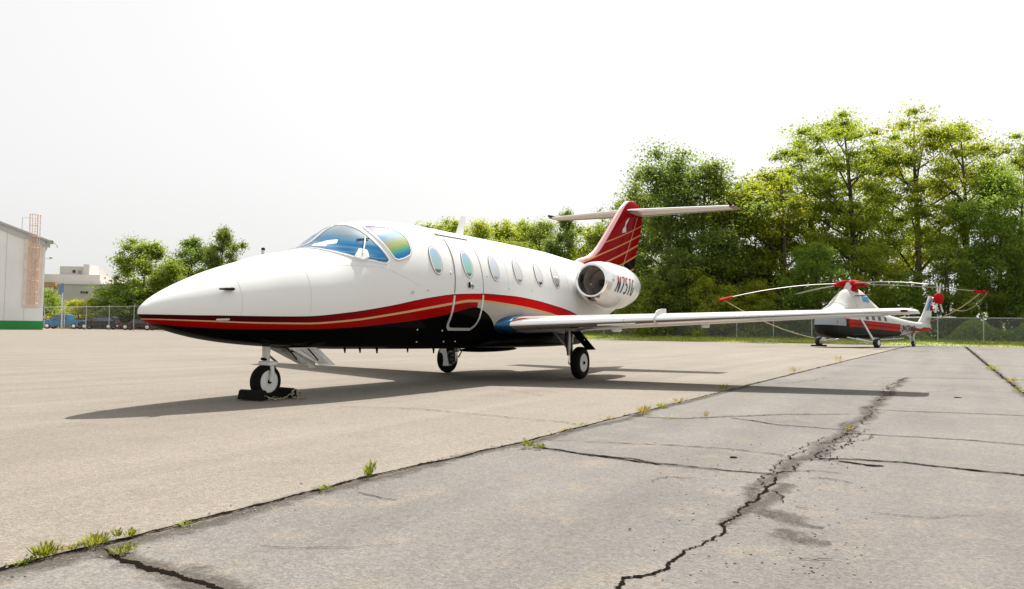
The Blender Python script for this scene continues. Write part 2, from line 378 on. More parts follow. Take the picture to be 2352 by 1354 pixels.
for k, (pl, h, wb, sd_) in enumerate(T):
    crack(pl, (h*.8, h*1.05, h*.8), sd_, wb, 'crack', 4, .0045 + .0004*(k % 4), gaps=.55 if sd_ in (46, 40, 47) else .18)
    if h > .007: band(pl, (.035+h*2,), sd_+100, M_FINE, .02, .0012+.0001*(k % 4), 'dirt_line')
crack([(56, -7.9), (19, -7.94), (7, -7.97), (-2, -7.95)], (.05, .04, .025, .02), 50, .02, 'seam_crack', 1.2, world=True, step=.05)
band([(56, -7.9), (19, -7.94), (7, -7.97), (-2, -7.95)], (.22, .18, .12, .1), 51, M_WORN, .03, .0015, world=True)
# small holes / oil spots in the grey paving
for k, (a, b_, r_) in enumerate([(1685, 1052, .03), (1447, 1218, .008), (2200, 914, .06)]):
    p = gp(a, b_); mb = MB(); q = [p+Vector((r_*math.cos(t)*(1+.2*math.sin(3*t)), r_*math.sin(t)*(1+.2*math.cos(2*t)), .005)) for t in np.linspace(0, 2*PI, 15)[:-1]]
    mb.add(q, [tuple(range(14))]); tag(mb.build('oil_spot', M_CRACK), kind='structure')

# ------------------------------------------------------------------ weeds in the joints
def leafmat(name, c_dark, c_light, trans=.5, rough=.55):
    m = bpy.data.materials.new(name); m.use_nodes = True; nt = m.node_tree; N, L = nt.nodes, nt.links; N.clear()
    out = N.new('ShaderNodeOutputMaterial'); d = N.new('ShaderNodeBsdfPrincipled'); t = N.new('ShaderNodeBsdfTranslucent'); mx = N.new('ShaderNodeMixShader')
    d.inputs['Roughness'].default_value = rough; d.inputs['Specular IOR Level'].default_value = .3
    at_ = N.new('ShaderNodeAttribute'); at_.attribute_name = 'tint'; oi = N.new('ShaderNodeObjectInfo')
    mixc = N.new('ShaderNodeMix'); mixc.data_type = 'RGBA'; mixc.inputs[6].default_value = (*c_dark, 1); mixc.inputs[7].default_value = (*c_light, 1)
    L.new(at_.outputs['Fac'], mixc.inputs[0])
    hsv = N.new('ShaderNodeHueSaturation'); r1 = N.new('ShaderNodeMapRange'); r1.inputs[3].default_value = .487; r1.inputs[4].default_value = .513; L.new(oi.outputs['Random'], r1.inputs[0]); L.new(r1.outputs[0], hsv.inputs['Hue'])
    L.new(mixc.outputs[2], hsv.inputs['Color']); L.new(hsv.outputs[0], d.inputs['Base Color'])
    g = N.new('ShaderNodeMix'); g.data_type = 'RGBA'; g.blend_type = 'MULTIPLY'; g.inputs[0].default_value = 1; g.inputs[7].default_value = (1.25, 1.2, .55, 1)
    L.new(hsv.outputs[0], g.inputs[6]); L.new(g.outputs[2], t.inputs['Color'])
    mx.inputs[0].default_value = trans; L.new(d.outputs[0], mx.inputs[1]); L.new(t.outputs[0], mx.inputs[2]); L.new(mx.outputs[0], out.inputs['Surface'])
    return m
def quadmesh(name, V, tint, mat, parent=None):
    """V: (n,4,3) array of leaf quads"""
    n = len(V); me = bpy.data.meshes.new(name); me.vertices.add(4*n); me.vertices.foreach_set('co', np.ascontiguousarray(V, dtype=np.float32).ravel())
    me.loops.add(4*n); me.loops.foreach_set('vertex_index', np.arange(4*n, dtype=np.int32))
    me.polygons.add(n); me.polygons.foreach_set('loop_start', np.arange(0, 4*n, 4, dtype=np.int32)); me.polygons.foreach_set('loop_total', np.full(n, 4, dtype=np.int32))
    me.update(calc_edges=True); a = me.attributes.new('tint', 'FLOAT', 'POINT'); a.data.foreach_set('value', np.repeat(tint, 4).astype(np.float32))
    me.materials.append(mat); o = bpy.data.objects.new(name, me); COL.objects.link(o)
    if parent: o.parent = parent
    return o
M_WEED = leafmat('weed', (.11, .15, .02), (.32, .34, .04), .4)
M_WEED2 = leafmat('dry_weed', (.22, .17, .04), (.40, .30, .07), .3)
def weed_quads(rng, n, h, spread):
    V = np.zeros((n, 4, 3)); 
    for i in range(n):
        a = rng.uniform(0, 2*PI); r = rng.uniform(0, spread)*.5; b = np.array([r*math.cos(a)*1.6, r*math.sin(a)*.6, 0.0])
        hh = h*rng.uniform(.35, 1); lean = rng.uniform(.2, 1.0)*spread; d = np.array([math.cos(a)*lean, math.sin(a)*lean, hh]); w = rng.uniform(.003, .008)
        s = np.array([-math.sin(a), math.cos(a), 0])*w; z0 = rng.uniform(0, .7)
        p0 = b+d*z0; p1 = b+d
        V[i] = [p0-s*.5, p0+s*.5, (p0+p1)/2+s*1.8, p1] if rng.random() < .6 else [p0, (p0+p1)/2-s*1.8, p1, (p0+p1)/2+s*1.8]
    return V
WEEDS = [(50,1299,.05,.10,60,0,'small weed at the far lower-left end of the pavement seam'),
 (62,1292,.045,.10,50,0,'low weed between the left frame edge and the first bushy clump'),
 (103,1283,.15,.13,260,0,'bushy yellow-green weed clump nearest the lower left corner'),
 (140,1268,.05,.12,80,1,'sparse reddish weed between the two bushy clumps on the seam'),
 (168,1264,.06,.10,90,0,'low spreading weed just left of the second bushy clump'),
 (216,1257,.12,.15,260,0,'bushy weed clump where the wide crack leaves the seam'),
 (270,1236,.10,.06,70,0,'single upright weed standing above the seam, left of its twin'),
 (300,1236,.10,.09,80,0,'wispy upright weed just right of the single upright one'),
 (277,1276,.10,.10,110,0,'weed at the start of the wide crack below the seam'),
 (297,1268,.07,.08,70,0,'small weed leaning right beside the wide crack'),
 (425,1210,.05,.10,90,0,'small weed on the seam right of the crack junction'),
 (745,1127,.05,.11,80,0,'tiny flat weed on the seam left of the tall stalk'),
 (848,1100,.20,.07,110,0,'tall thin weed stalk standing alone on the seam'),
 (1212,1030,.13,.10,100,0,'weed at the seam junction below the jet door'),
 (1241,1033,.08,.08,70,0,'short weed just right of the seam junction'),
 (1300,990,.05,.14,50,1,'dry low weed on the seam below the left main wheel'),
 (1338,979,.06,.12,50,0,'little green weed where a fine crack meets the seam'),
 (1400,963,.06,.16,60,1,'dry weed patch on the seam halfway to the wing shadow'),
 (1478,952,.17,.20,150,1,'brownish bushy weed on the seam before the wing shadow'),
 (1520,937,.10,.18,160,0,'bright green weed cushion on the seam near the wing shadow'),
 (1556,926,.08,.16,60,1,'faint dry weed just beyond the bright green cushion'),
 (1660,897,.13,.14,80,0,'small green weed inside the wing shadow on the seam'),
 (1622,962,.16,.06,30,1,'single dry stalk rising from a crosswise crack'),
 (1535,962,.05,.2,50,1,'flat dry weed on the crosswise crack'),
 (1951,990,.10,.12,60,1,'yellow dry weed in the crazed crack'),
 (1825,857,.22,.3,60,1,'pale weed on the seam beyond the wing shadow'),
 (1926,833,.3,.35,60,1,'farthest pale weed on the seam toward the helicopter'),
 (2280,850,.16,.34,200,0,'green weed patch on the right-hand seam, the farther one'),
 (2325,880,.14,.26,130,1,'dry yellow weed row on the right-hand seam'),
 (2345,903,.13,.3,110,0,'weed at the right frame edge on the right-hand seam')]
wr = random.Random(77)
for px, py, h, sp_, n, kd, lab in WEEDS:
    p = gp(px, py); kk = .40 if py > 1150 else (.55 if py > 930 else .75)
    V = weed_quads(wr, int(n*.7), h, sp_*.9)*kk; tt = np.array([wr.random() for _ in range(len(V))])
    o = quadmesh('weed', V, tt, M_WEED2 if kd else M_WEED); o.location = (p.x, p.y, .003); o.rotation_euler = (0, 0, -.1)
    tag(o, lab, 'weed', 'weeds growing from the pavement joints')

# pebbles and grit along the joints
rg = random.Random(9); mb = MB()
for i in range(900):
    if i % 3: x_ = rg.uniform(-6, 8); y_ = -4.2+rg.gauss(0, .09)
    else: p = gp(rg.uniform(1500, 2000), rg.uniform(1000, 1340)); x_, y_ = p.x, p.y
    s_ = rg.uniform(.0015, .006); mb.box((x_, y_, s_*.4), (s_*2, s_*1.5, s_), Matrix.Rotation(rg.uniform(0, 3), 3, 'Z') @ Matrix.Rotation(rg.uniform(-.4, .4), 3, 'X'), .6)
tag(mb.build('grit', pmat('grit', (.26, .23, .2), .9, var=.5, vscale=9)), 'loose grit scattered along the pavement joints', 'grit', kind='stuff')
# short grass on the verge
rn = np.random.default_rng(4)
n = 26000; yy = rn.uniform(-60, 74, n); xe = np.interp(yy, [p[1] for p in edge], [p[0] for p in edge]); xx = xe + rn.random(n)**1.6*7.5 - .15
a = rn.uniform(0, 2*PI, n); w_ = rn.uniform(.02, .05, n); h_ = rn.uniform(.03, .13, n)*np.where(xx-xe > 3, 1.8, 1)
B = np.stack([xx, yy, -.02+.32*np.clip((xx-xe)/5.5, 0, 1)], 1); S = np.stack([np.cos(a)*w_, np.sin(a)*w_, np.zeros(n)], 1); T_ = B+np.stack([rn.normal(0, .05, n), rn.normal(0, .05, n), h_], 1)
tag(quadmesh('verge_grass', np.stack([B-S, B+S, T_+S*.3, T_-S*.3], 1), rn.random(n), leafmat('verge_blades', (.20, .24, .03), (.42, .44, .08), .4)), 'short yellow-green grass along the far edge of the apron', 'grass', kind='stuff')
# ------------------------------------------------------------------ hangar at the left
VA = -YAW                      # rotating local x by this gives the view's right-hand direction; local +y points away
def frame(px, depth): 
    p = at(px, depth); return p
h0 = frame(100.5, 90)
hang = empty('hangar', h0, VA+R(33)); tag(hang, 'white hangar gable end with a green stripe along its foot at the left edge', 'hangar')
M_HW = pmat('hangar_wall', (.80, .81, .80), .6, var=.06, vscale=.35, bump=.15, bscale=1.2)
M_GREEN = pmat('green_band', (.012, .25, .045), .5, var=.1, vscale=.6)
M_FASC = pmat('fascia', (.50, .50, .51), .5, var=.06, vscale=.8)
EV, HWD, SL = 10.35, 17.0, .37
Mx = Matrix(((1,0,0,0),(0,0,-1,0),(0,1,0,0),(0,0,0,1)))     # outline xy -> xz, thickness toward -y
rib = MB()
prof = [(-2*HWD, 1.02), (-2*HWD, EV), (-HWD, EV+SL*HWD), (0, EV), (0, 1.02)]
MB().prism(prof, .3, Matrix.Translation((0, .3, 0)) @ Mx).build('gable_wall', M_HW, hang)
MB().box((-HWD, .13, .51), (2*HWD+.06, .36, 1.02)).build('green_base_band', M_GREEN, hang)
sidew = MB(); sidew.box((-.15, 22.3, EV/2), (.3, 44, EV)); sidew.box((-2*HWD+.15, 22.3, EV/2), (.3, 44, EV)); sidew.build('side_wall', M_HW, hang)
MB().box((-HWD, 44.4, EV/2), (2*HWD, .3, EV)).build('rear_wall', M_HW, hang)
for s in (0, 1):
    x0, x1 = (-HWD, .45) if s == 0 else (-HWD, -2*HWD-.45)
    z0, z1 = EV+SL*HWD, EV-SL*.45
    mb = MB(); q = [(x0, z0+.02), (x1, z1+.02), (x1, z1+.24), (x0, z0+.26)]
    mb.prism(q, 46, Matrix.Translation((0, 45.6, 0)) @ Mx); mb.build('roof', pmat('roof_sheet', (.42, .43, .44), .5, var=.1, vscale=.3), hang)
    mb = MB(); q = [(x0, z0-.62), (x1, z1-.62), (x1, z1+.3), (x0, z0+.32)]
    mb.prism(q, .12, Matrix.Translation((0, -.05, 0)) @ Mx); mb.build('fascia', M_FASC, hang)
for i in range(1, 18):                                       # wall panel joints
    x_ = -i*1.9; zt = EV+SL*(-x_ if -x_ < HWD else 2*HWD+x_)-.7
    mb = MB(); mb.box((x_, -.012, (1.03+zt)/2), (.035, .024, zt-1.05)); mb.build('panel_joint', M_FASC, hang)
for i in range(9):
    mb = MB(); mb.box((.02, 3+i*4.6, 6.2), (.05, 1.6, .9)); mb.build('window', pmat('dark_glass', (.03, .035, .04), .15), hang)
# caged ladder
M_RUST = pmat('rusty_peach_paint', (.68, .50, .40), .7, var=.25, vscale=3)
lad = empty('caged_ladder', h0+Matrix.Rotation(VA+R(33), 3, 'Z') @ Vector((-1.15, -.10, 0)), VA+R(33))
tag(lad, 'faded orange caged ladder climbing the hangar gable past the roof edge', 'ladder')
zb, zt = 2.9, 13.4
for s in (-.25, .25): mb = MB(); mb.tube([(s, -.22, zb), (s, -.22, zt)], .045, 6); mb.build('rail', M_RUST, lad)
for i in range(34): mb = MB(); mb.tube([(-.25, -.22, zb+.1+i*.31), (.25, -.22, zb+.1+i*.31)], .022, 5); mb.build('rung', M_RUST, lad)
for i in range(9):
    z_ = zb+.15+i*1.28; mb = MB(); mb.tube([(.55*math.cos(t), -.35+.55*math.sin(t)*1.25, z_) for t in np.linspace(PI, 2*PI, 13)], .035, 5); mb.build('hoop', M_RUST, lad)
for t in np.linspace(PI, 2*PI, 7): mb = MB(); mb.tube([(.55*math.cos(t), -.35+.55*math.sin(t)*1.25, zb+.15), (.55*math.cos(t), -.35+.55*math.sin(t)*1.25, zb+10.4)], .028, 5); mb.build('cage_bar', M_RUST, lad)
mb = MB(); mb.tube([(-1.25, -.2, 11.2), (-1.25, -.2, 12.9), (-.3, -.22, 12.9)], .035, 5); mb.build('guard_rail', M_FASC, lad)
mb = MB(); mb.box((-.05, -.03, 6.6), (1.75, .04, 7.9)); mb.build('rust_stained_backing', pmat('stained_panel', (.78, .66, .58), .7, var=.12, vscale=1.0), lad)
fl = empty('floodlight', h0+Matrix.Rotation(VA+R(33), 3, 'Z') @ Vector((.35, -.75, 10.2)), VA+R(33)); tag(fl, 'grey floodlight under the corner of the hangar roof', 'floodlight')
MB().box((0, -.2, 0), (.75, .35, .42), Matrix.Rotation(.3, 3, 'X')).build('housing', pmat('lamp_grey', (.12, .12, .12), .5), fl, .04)
MB().box((0, -.385, -.07), (.6, .03, .3), Matrix.Rotation(.3, 3, 'X')).build('lens', pmat('lens_glass', (.4, .4, .38), .15), fl)
MB().tube([(.35, 0, .05), (.8, .1, -.35), (.8, .15, -.6)], .05, 6).build('bracket', M_FASC, fl)
cm = empty('wall_camera', h0+Matrix.Rotation(VA+R(33), 3, 'Z') @ Vector((.35, -.1, 8.4)), VA+R(33)); tag(cm, 'small camera on an arm high on the hangar corner', 'camera')
MB().tube([(-.35, .1, -.1), (.1, -.05, -.1)], .03, 6).build('arm', M_FASC, cm); MB().box((.2, -.1, 0), (.3, .14, .14)).build('housing', pmat('lamp_grey', (.12, .12, .12), .5), cm, .02)

# ------------------------------------------------------------------ beige factory far left
def vloc(px, depth, z=0): return at(px, depth, z)
fac = empty('factory_building', vloc(180, 215), VA+R(4)); tag(fac, 'beige flat-roofed industrial building in stepped blocks beyond the parked pickups', 'building')
M_BE = pmat('beige_wall', (.47, .44, .42), .9, var=.08, vscale=.15); M_BE2 = pmat('beige_wall_light', (.56, .53, .50), .9, var=.06, vscale=.2)
M_DK = pmat('dark_opening', (.02, .022, .025), .3); M_WF = pmat('white_trim', (.6, .6, .58), .6)
U = 215/FPX
def fx(px, y=0): return (px-1176)*(215+y)/FPX-(180-1176)*U
MB().box((fx(205), 12, 5.8), (fx(330)-fx(80), 24, 11.6)).build('main_block', M_BE, fac)
MB().box((fx(164, 8), 18, 7.4), (fx(232, 8)-fx(96, 8), 20, 14.8)).build('upper_block', M_BE2, fac)
MB().box((fx(176, 13), 20, 8.75), (fx(208, 13)-fx(148, 13), 14, 17.5)).build('roof_house', M_BE, fac)
MB().box((fx(203, 12), 15.2, 9.0), (1.7, 6, 18.2)).build('stair_tower', M_BE2, fac)
MB().box((fx(205), -.06, 11.7), (fx(330)-fx(80)+.4, .5, .3)).build('parapet', M_WF, fac)
for k in range(3):
    w = MB().box((fx(187+k*6), -.04, 9.35), (.6, .1, .62)).build('window', M_DK, fac); MB().box((fx(187+k*6), -.1, 9.0), (.7, .12, .08)).build('sill', M_WF, w)
for a, b_ in ((185, 6.4), (177.5, 16.0)):
    w = MB().box((fx(a, 0 if a > 180 else 13), -.05 if a > 180 else 12.94, b_), (.8, .12, .8)).build('window', M_DK, fac)
w = MB().box((fx(190, 13), 12.94, 15.9), (.7, .1, .9)).build('door', pmat('grey_door', (.25, .23, .21), .7), fac)
for a in (120, 127): MB().tube([(fx(a), -1.2, 0), (fx(a), -1.2, 10.6)], .5, 12).build('silo_pipe', M_BE2, fac)
MB().box((fx(122), -1.3, 11.4), (3.4, 1.2, 1.1)).build('duct', pmat('rusty_duct', (.42, .22, .08), .8, var=.3, vscale=.7), fac)
# lighting mast with a dish panel in front of the lot
mast = empty('steel_mast', vloc(144.5, 101), VA); tag(mast, 'thin steel mast carrying a blue panel behind the fence by the blue pickup', 'mast')
M_GALV = pmat('galvanised', (.42, .43, .44), .45, metal=.6, var=.08)
MB().tube([(0, 0, 0), (0, 0, 6.7)], [.11, .08], 8).build('pole', M_GALV, mast)
MB().box((-.05, -.1, 5.4), (.30, .2, 1.2)).build('blue_panel', pmat('blue_panel', (.03, .13, .30), .4), mast, .03)
MB().box((-.42, -.05, 5.2), (.36, .2, 1.3)).build('dark_panel', pmat('lamp_grey', (.12, .12, .12), .5), mast, .03)
for s in (-1, 1): MB().tube([(-.4*(s < 0), 0, 4.6), (-.1, 0, 3.7)], .035, 5).build('brace', M_GALV, mast)
MB().tube([(0, 0, 6.6), (.9, 0, 6.75), (1.5, .2, 6.5)], .03, 5).build('wire_arm', M_GALV, mast)

# ------------------------------------------------------------------ chain-link fences
def fence(name, label, pts, H, step, ww=.0028, bz=0.0):
    root = empty(name, (pts[0][0], pts[0][1], bz)); o = Vector((pts[0][0], pts[0][1], 0)); tag(root, label, 'fence')
    L = sum((Vector(b_)-Vector(a)).length for a, b_ in zip(pts, pts[1:])); n = max(2, round(L/step)+1)
    P = [p-o for p in resample([(p[0], p[1], 0) for p in pts], n)]
    pm = MB(); pm.tube([(0, 0, 0), (0, 0, H+.12)], .038, 8); pm.sphere((0, 0, H+.13), .055, 8); p0 = pm.build('post', M_GALV, root); p0.location = P[0]
    for p in P[1:]: c = p0.copy(); COL.objects.link(c); c.parent = root; c.location = p
    MB().tube([p+Vector((0, 0, H)) for p in P], .03, 6).build('top_rail', M_GALV, root)
    wm = MB(); Vv = []; F = []
    for a, b_ in zip(P, P[1:]):
        d = b_-a; l = d.length; d = d/l; nn = Vector((-d.y, d.x, 0)); k = int((l+H)/.075)
        for s in (1, -1):
            for i in range(k):
                t0 = i*.075-(H if s > 0 else 0); t1 = t0+s*H if s > 0 else t0-H
                z0, z1 = .04, H
                # clip to the bay
                lo, hi = (t0, t1) if s > 0 else (t1, t0)
                za, zb_ = (z0, z1) if s > 0 else (z1, z0)
                if lo < 0: za += (zb_-za)*(-lo/H); lo = 0
                if hi > l: zb_ = za+(zb_-za)*((l-lo)/max(hi-lo, 1e-6)); hi = l
                if hi <= lo: continue
                A = a+d*lo+Vector((0, 0, za)); B_ = a+d*hi+Vector((0, 0, zb_)); dd = (B_-A).normalized(); w = dd.cross(nn)*ww
                q = len(Vv); Vv += [A-w, A+w, B_+w, B_-w]; F.append((q, q+1, q+2, q+3))
    wm.add(Vv, F); ob = wm.build('wire_mesh', pmat('wire', (.30, .31, .31), .5, metal=.5), root, recalc=False); tag(ob, kind='stuff')
    return root
fence('chain_link_fence', 'grey chain-link fence in front of the woods behind the helicopter', [(61.5, 74), (61.5, 50), (61.5, 18.5), (62, 8.75), (62.3, -1.7), (63, -11.6), (64, -40)], 1.85, 3.05, .0028, .28)
fa, fb, fc = at(104, 101), at(316, 88), at(700, 74)
fence('chain_link_fence', 'tall chain-link fence in front of the parked pickups at the left', [(fa.x, fa.y), (fb.x, fb.y), (fc.x, fc.y)], 2.85, 5.4, .0011)

# ------------------------------------------------------------------ parked vehicles
M_TYRE = pmat('tyre', (.018, .017, .016), .85, var=.2, vscale=6); M_RIM = pmat('rim', (.55, .56, .57), .35, metal=.7)
M_VGL = pmat('vehicle_glass', (.03, .045, .06), .15, coat=.1)
def wheel(root, x, y, r, w=.24, rim=.62, name='wheel'):
    t = MB().revolve([(-w/2, rim*r), (-w/2, r*.93), (-w*.32, r), (w*.32, r), (w/2, r*.93), (w/2, rim*r)], (x, y, r), (0, 1, 0), 24).build(name, M_TYRE, root)
    MB().revolve([(-w*.515, 0), (-w*.50, rim*r*.5), (-w*.52, rim*r*.96), (w*.52, rim*r*.96), (w*.50, rim*r*.5), (w*.515, 0)], (x, y, r), (0, 1, 0), 20).build('rim', M_RIM, t)
def vehicle(name, label, px, depth, length, height, col, kind, rz, cat, group=None):
    p = at(px, depth, -.006); root = empty(name, p, VA+rz); tag(root, label, cat, group)
    paint = pmat(name+'_paint_'+str(px), col, .45, coat=.15, spec=.2, var=.03); W = 1.95; hb = height*.58; l = length/2
    def body(prof, w, nm, mt, taper=0.0, z0=None):
        mb = MB(); n = len(prof); zs = [p_[1] for p_ in prof]; lo, hi = min(zs), max(zs)
        for s in (-1, 1): pass
        vs = [(x_, -w/2+taper*(z_-lo)/(hi-lo), z_) for x_, z_ in prof]+[(x_, w/2-taper*(z_-lo)/(hi-lo), z_) for x_, z_ in prof]
        mb.add(vs, [tuple(range(n)), tuple(range(n, 2*n))[::-1]]+[(i, i+n, (i+1) % n+n, (i+1) % n) for i in range(n)])
        return mb.build(nm, mt, root, bevel=.05)
    if kind == 'pickup':      # front at -x
        bprof = [(-l, .45), (-l-.02, hb*.82), (-l+.12, hb*.95), (-l+1.25, hb*1.03), (l-.02, hb*1.04), (l, .55), (l-.1, .42), (-l+.1, .36)]
        body(bprof, W, 'body', paint)
        cab = [(-l+1.15, hb*1.0), (-l+1.95, height*.97), (-l+2.3, height), (-l+3.35, height), (-l+3.6, height*.97), (-l+3.75, hb)]
        body(cab, W-.12, 'cab', paint, .16)
        g = [(-l+1.42, hb*1.06), (-l+2.05, height*.94), (-l+3.3, height*.94), (-l+3.5, hb*1.06)]
        body(g, W-.06, 'side_window', M_VGL, .17)
        MB().box((-l+1.62, 0, (hb+height)/2), (.06, W-.5, .75), Matrix.Rotation(R(46), 3, 'Y')).build('windshield', M_VGL, root)
        MB().box((l-1.05, 0, hb*1.0), (1.9, W-.3, .16)).build('bed_floor', M_TYRE, root)
        wx = (-l+.95, l-1.15)
    else:
        bprof = [(-l, .45), (-l, hb*.8), (-l+.15, hb*.93), (-l+1.2, hb), (l-.1, hb), (l, hb*.9), (l, .5), (l-.1, .38), (-l+.1, .36)]
        body(bprof, W, 'body', paint)
        cab = [(-l+.95, hb*.97), (-l+1.8, height*.96), (-l+2.3, height), (l-.75, height*.98), (l-.35, height*.9), (l-.05, hb*.97)] if kind == 'suv' else [(-l+1.0, hb*.97), (-l+1.8, height), (l-1.7, height), (l-.8, hb*.97)]
        body(cab, W-.12, 'cab', paint, .18)
        g = [(-l+1.22, hb*1.04), (-l+1.95, height*.93), (l-.8, height*.92), (l-.3, hb*1.04)] if kind == 'suv' else [(-l+1.3, hb*1.04), (-l+1.9, height*.94), (l-1.8, height*.94), (l-1.1, hb*1.04)]
        body(g, W-.06, 'side_window', M_VGL, .19); wx = (-l+.9, l-.95)
    for s in (-1, 1):
        for x_ in wx:
            wheel(root, x_, s*(W/2-.1), .40)
        MB().box((-l-.01, s*.72, hb*.74), (.06, .3, .16)).build('headlight', pmat('lens_glass', (.4, .4, .38), .15), root)
        MB().box((l+.01, s*.78, hb*.78), (.05, .14, .34)).build('tail_light', pmat('tail_red', (.35, .01, .01), .3), root)
        MB().box((-l+1.75, s*(W/2+.08), hb*1.1), (.12, .2, .16)).build('mirror', paint, root)
        for x_ in (-l+2.55,): MB().box((x_, s*(W/2+.005), hb*.72), (.02, .012, hb*.6)).build('door_seam', M_TYRE, root)
    MB().box((-l-.03, 0, .5), (.12, W-.2, .2)).build('bumper', M_RIM, root, .03)
    MB().box((l+.03, 0, .52), (.12, W-.2, .18)).build('bumper', M_RIM, root, .03)
    return root
vehicle('pickup_truck', 'blue pickup truck facing left beside the hangar corner', 151, 107, 5.6, 2.0, (.02, .12, .26), 'pickup', R(5), 'pickup')
vehicle('parked_suv', 'black suv with pale roof parked right of the blue pickup', 231, 105, 4.9, 1.85, (.008, .008, .009), 'suv', R(8), 'car')
vehicle('parked_car', 'dark car half hidden behind the jet nose', 322, 102, 4.6, 1.45, (.05, .015, .018), 'sedan', R(6), 'car')

# ------------------------------------------------------------------ trees
M_BARK = pmat('bark', (.085, .065, .05), .95, var=.3, vscale=2, bump=.6, bscale=6)
M_LEAF_Y = leafmat('leaf_yellow_green', (.21, .28, .035), (.36, .42, .06), .62)
M_LEAF_G = leafmat('leaf_green', (.165, .245, .045), (.275, .355, .07), .62)
M_LEAF_D = leafmat('leaf_dark', (.14, .20, .048), (.235, .30, .08), .58)
M_LEAF_S = leafmat('leaf_bright', (.27, .32, .03), (.47, .50, .07), .58)
def make_tree(H, crown_r, crown_lo, kind, seed, nclump, nleaf, leaf, flat, mat):
    """trunk with limbs; leaves in clumps at the limb ends. returns (trunk, crown) data"""
    rng = np.random.default_rng(seed); rd = random.Random(seed); tm = MB(); tips = []
    lean = Vector((rd.uniform(-.06, .06), rd.uniform(-.06, .06), 0))
    def axis(t): return Vector((lean.x*H*t+.25*math.sin(t*5+seed), lean.y*H*t+.25*math.cos(t*4+seed)-.25, H*t))
    fork = .45 if kind == 'tall' else .3
    tr = H*.017+.06
    top = .93
    pts = [axis(t) for t in np.linspace(0, top, 12)]; tm.tube(pts, [tr*(1.25 if i == 0 else 1-.85*i/11) for i in range(12)], 8)
    nl = 17 if kind == 'tall' else 15
    for i in range(nl):
        t = crown_lo + (top-crown_lo)*(i+rd.random())/nl; t0 = max(.14, t-.16*rd.uniform(.6, 1.3)); a = i*2.4+rd.uniform(-.5, .5)
        k = (t-crown_lo)/(1-crown_lo)
        prof = (math.sin(PI*min(1, k*.8+.22))**.6) if kind != 'tall' else (.5+.68*math.sin(PI*min(1, k*.72+.14))**.8)
        rr = crown_r*prof*rd.uniform(.6, 1.08); b0 = axis(t0)
        e = axis(t)+Vector((math.cos(a)*rr, math.sin(a)*rr, rd.uniform(-.01, .06)*H)); mid = b0.lerp(e, .5)+Vector((0, 0, -.04*H*rd.random()+.015*H))
        r0 = tr*.45*(1-t*.5); tm.tube([b0, mid, e], [r0, r0*.6, r0*.15], 5)
        for q in (.5, .72, .95, 1.05):
            c = b0.lerp(e, q)+Vector((rd.gauss(0, 1), rd.gauss(0, 1), rd.gauss(.25, .5)))*crown_r*.16; tips.append(c)
            if q < 1: tm.tube([b0.lerp(mid, min(1, q*1.4)) if q < .6 else mid.lerp(e, q-.2), c], [r0*.3, r0*.08], 4)
    tips.append(axis(1.0)); tips.append(axis(.95)+Vector((crown_r*.2, 0, 0))); tips.append(axis(.95)-Vector((crown_r*.2, .2, 0)))
    T = np.array([tuple(t) for t in tips]); idx = rng.permutation(len(T))[:nclump] if nclump < len(T) else np.r_[np.arange(len(T)), rng.integers(0, len(T), nclump-len(T))]
    C = T[idx]+np.where(np.arange(len(idx))[:, None] < len(T), 0, 1)*rng.normal(0, crown_r*.17, (len(idx), 3))
    cr = crown_r*rng.uniform(.20, .42, len(C)); tint_c = rng.normal(.5, .2, len(C))
    Vs = []; ts = []
    per = np.maximum(8, (nleaf*cr**2/np.sum(cr**2)).astype(int))
    for c, r_, k, tc in zip(C, cr, per, tint_c):
        d = rng.normal(0, 1, (k, 3)); d /= np.linalg.norm(d, axis=1)[:, None]; rad = r_*np.minimum(np.abs(rng.normal(0, .5 if kind == 'dense' else .56, (k, 1))), 1.02)
        P = c + d*rad*np.array([1.25, 1.25, flat]); 
        nrm = rng.normal(0, 1, (k, 3))*.75+d*.5+np.array([0, 0, .9]); nrm /= np.linalg.norm(nrm, axis=1)[:, None]
        u = np.cross(nrm, rng.normal(0, 1, (k, 3))); u /= np.linalg.norm(u, axis=1)[:, None]; v = np.cross(nrm, u)
        s = leaf*rng.uniform(.55, 1.35, (k, 1)); u = u*s; v = v*s*.48; bend = nrm*s*.25
        Vs.append(np.stack([P-u-bend, P+v, P+u-bend, P-v], 1)); ts.append(np.clip(tc+rng.normal(0, .10, k)+.12*d[:, 2], 0, 1))
    return tm, np.concatenate(Vs), np.concatenate(ts)
PROTO = {}
def tree(name, label, px, depth, H, key, rz, sc=1.0, cat='tree', group=None, sz=1.0, mat=None):
    p = at(px, depth, -.02); 
    if key not in PROTO:
        s_ = SPEC[key]; tm, V, tt = make_tree(*s_)
        r = empty(name); t = tm.build('trunk', M_BARK, r); c = quadmesh('crown', V, tt, s_[-1], r); PROTO[key] = (r, s_[0]); root = r
    else:
        root = copy_tree(PROTO[key][0]); root.name = name
    hh = PROTO[key][1]; root.location = p; k = H/hh; root.scale = (k*sc, k*sc, k*sz); root.rotation_euler = (0, 0, rz)
    if mat:
        for ch in root.children:
            if ch.name.startswith('crown'): ch.material_slots[0].link = 'OBJECT'; ch.material_slots[0].material = mat
    for k_ in ('label', 'group', 'category'):
        if k_ in root: del root[k_]
    return tag(root, label, cat, group)
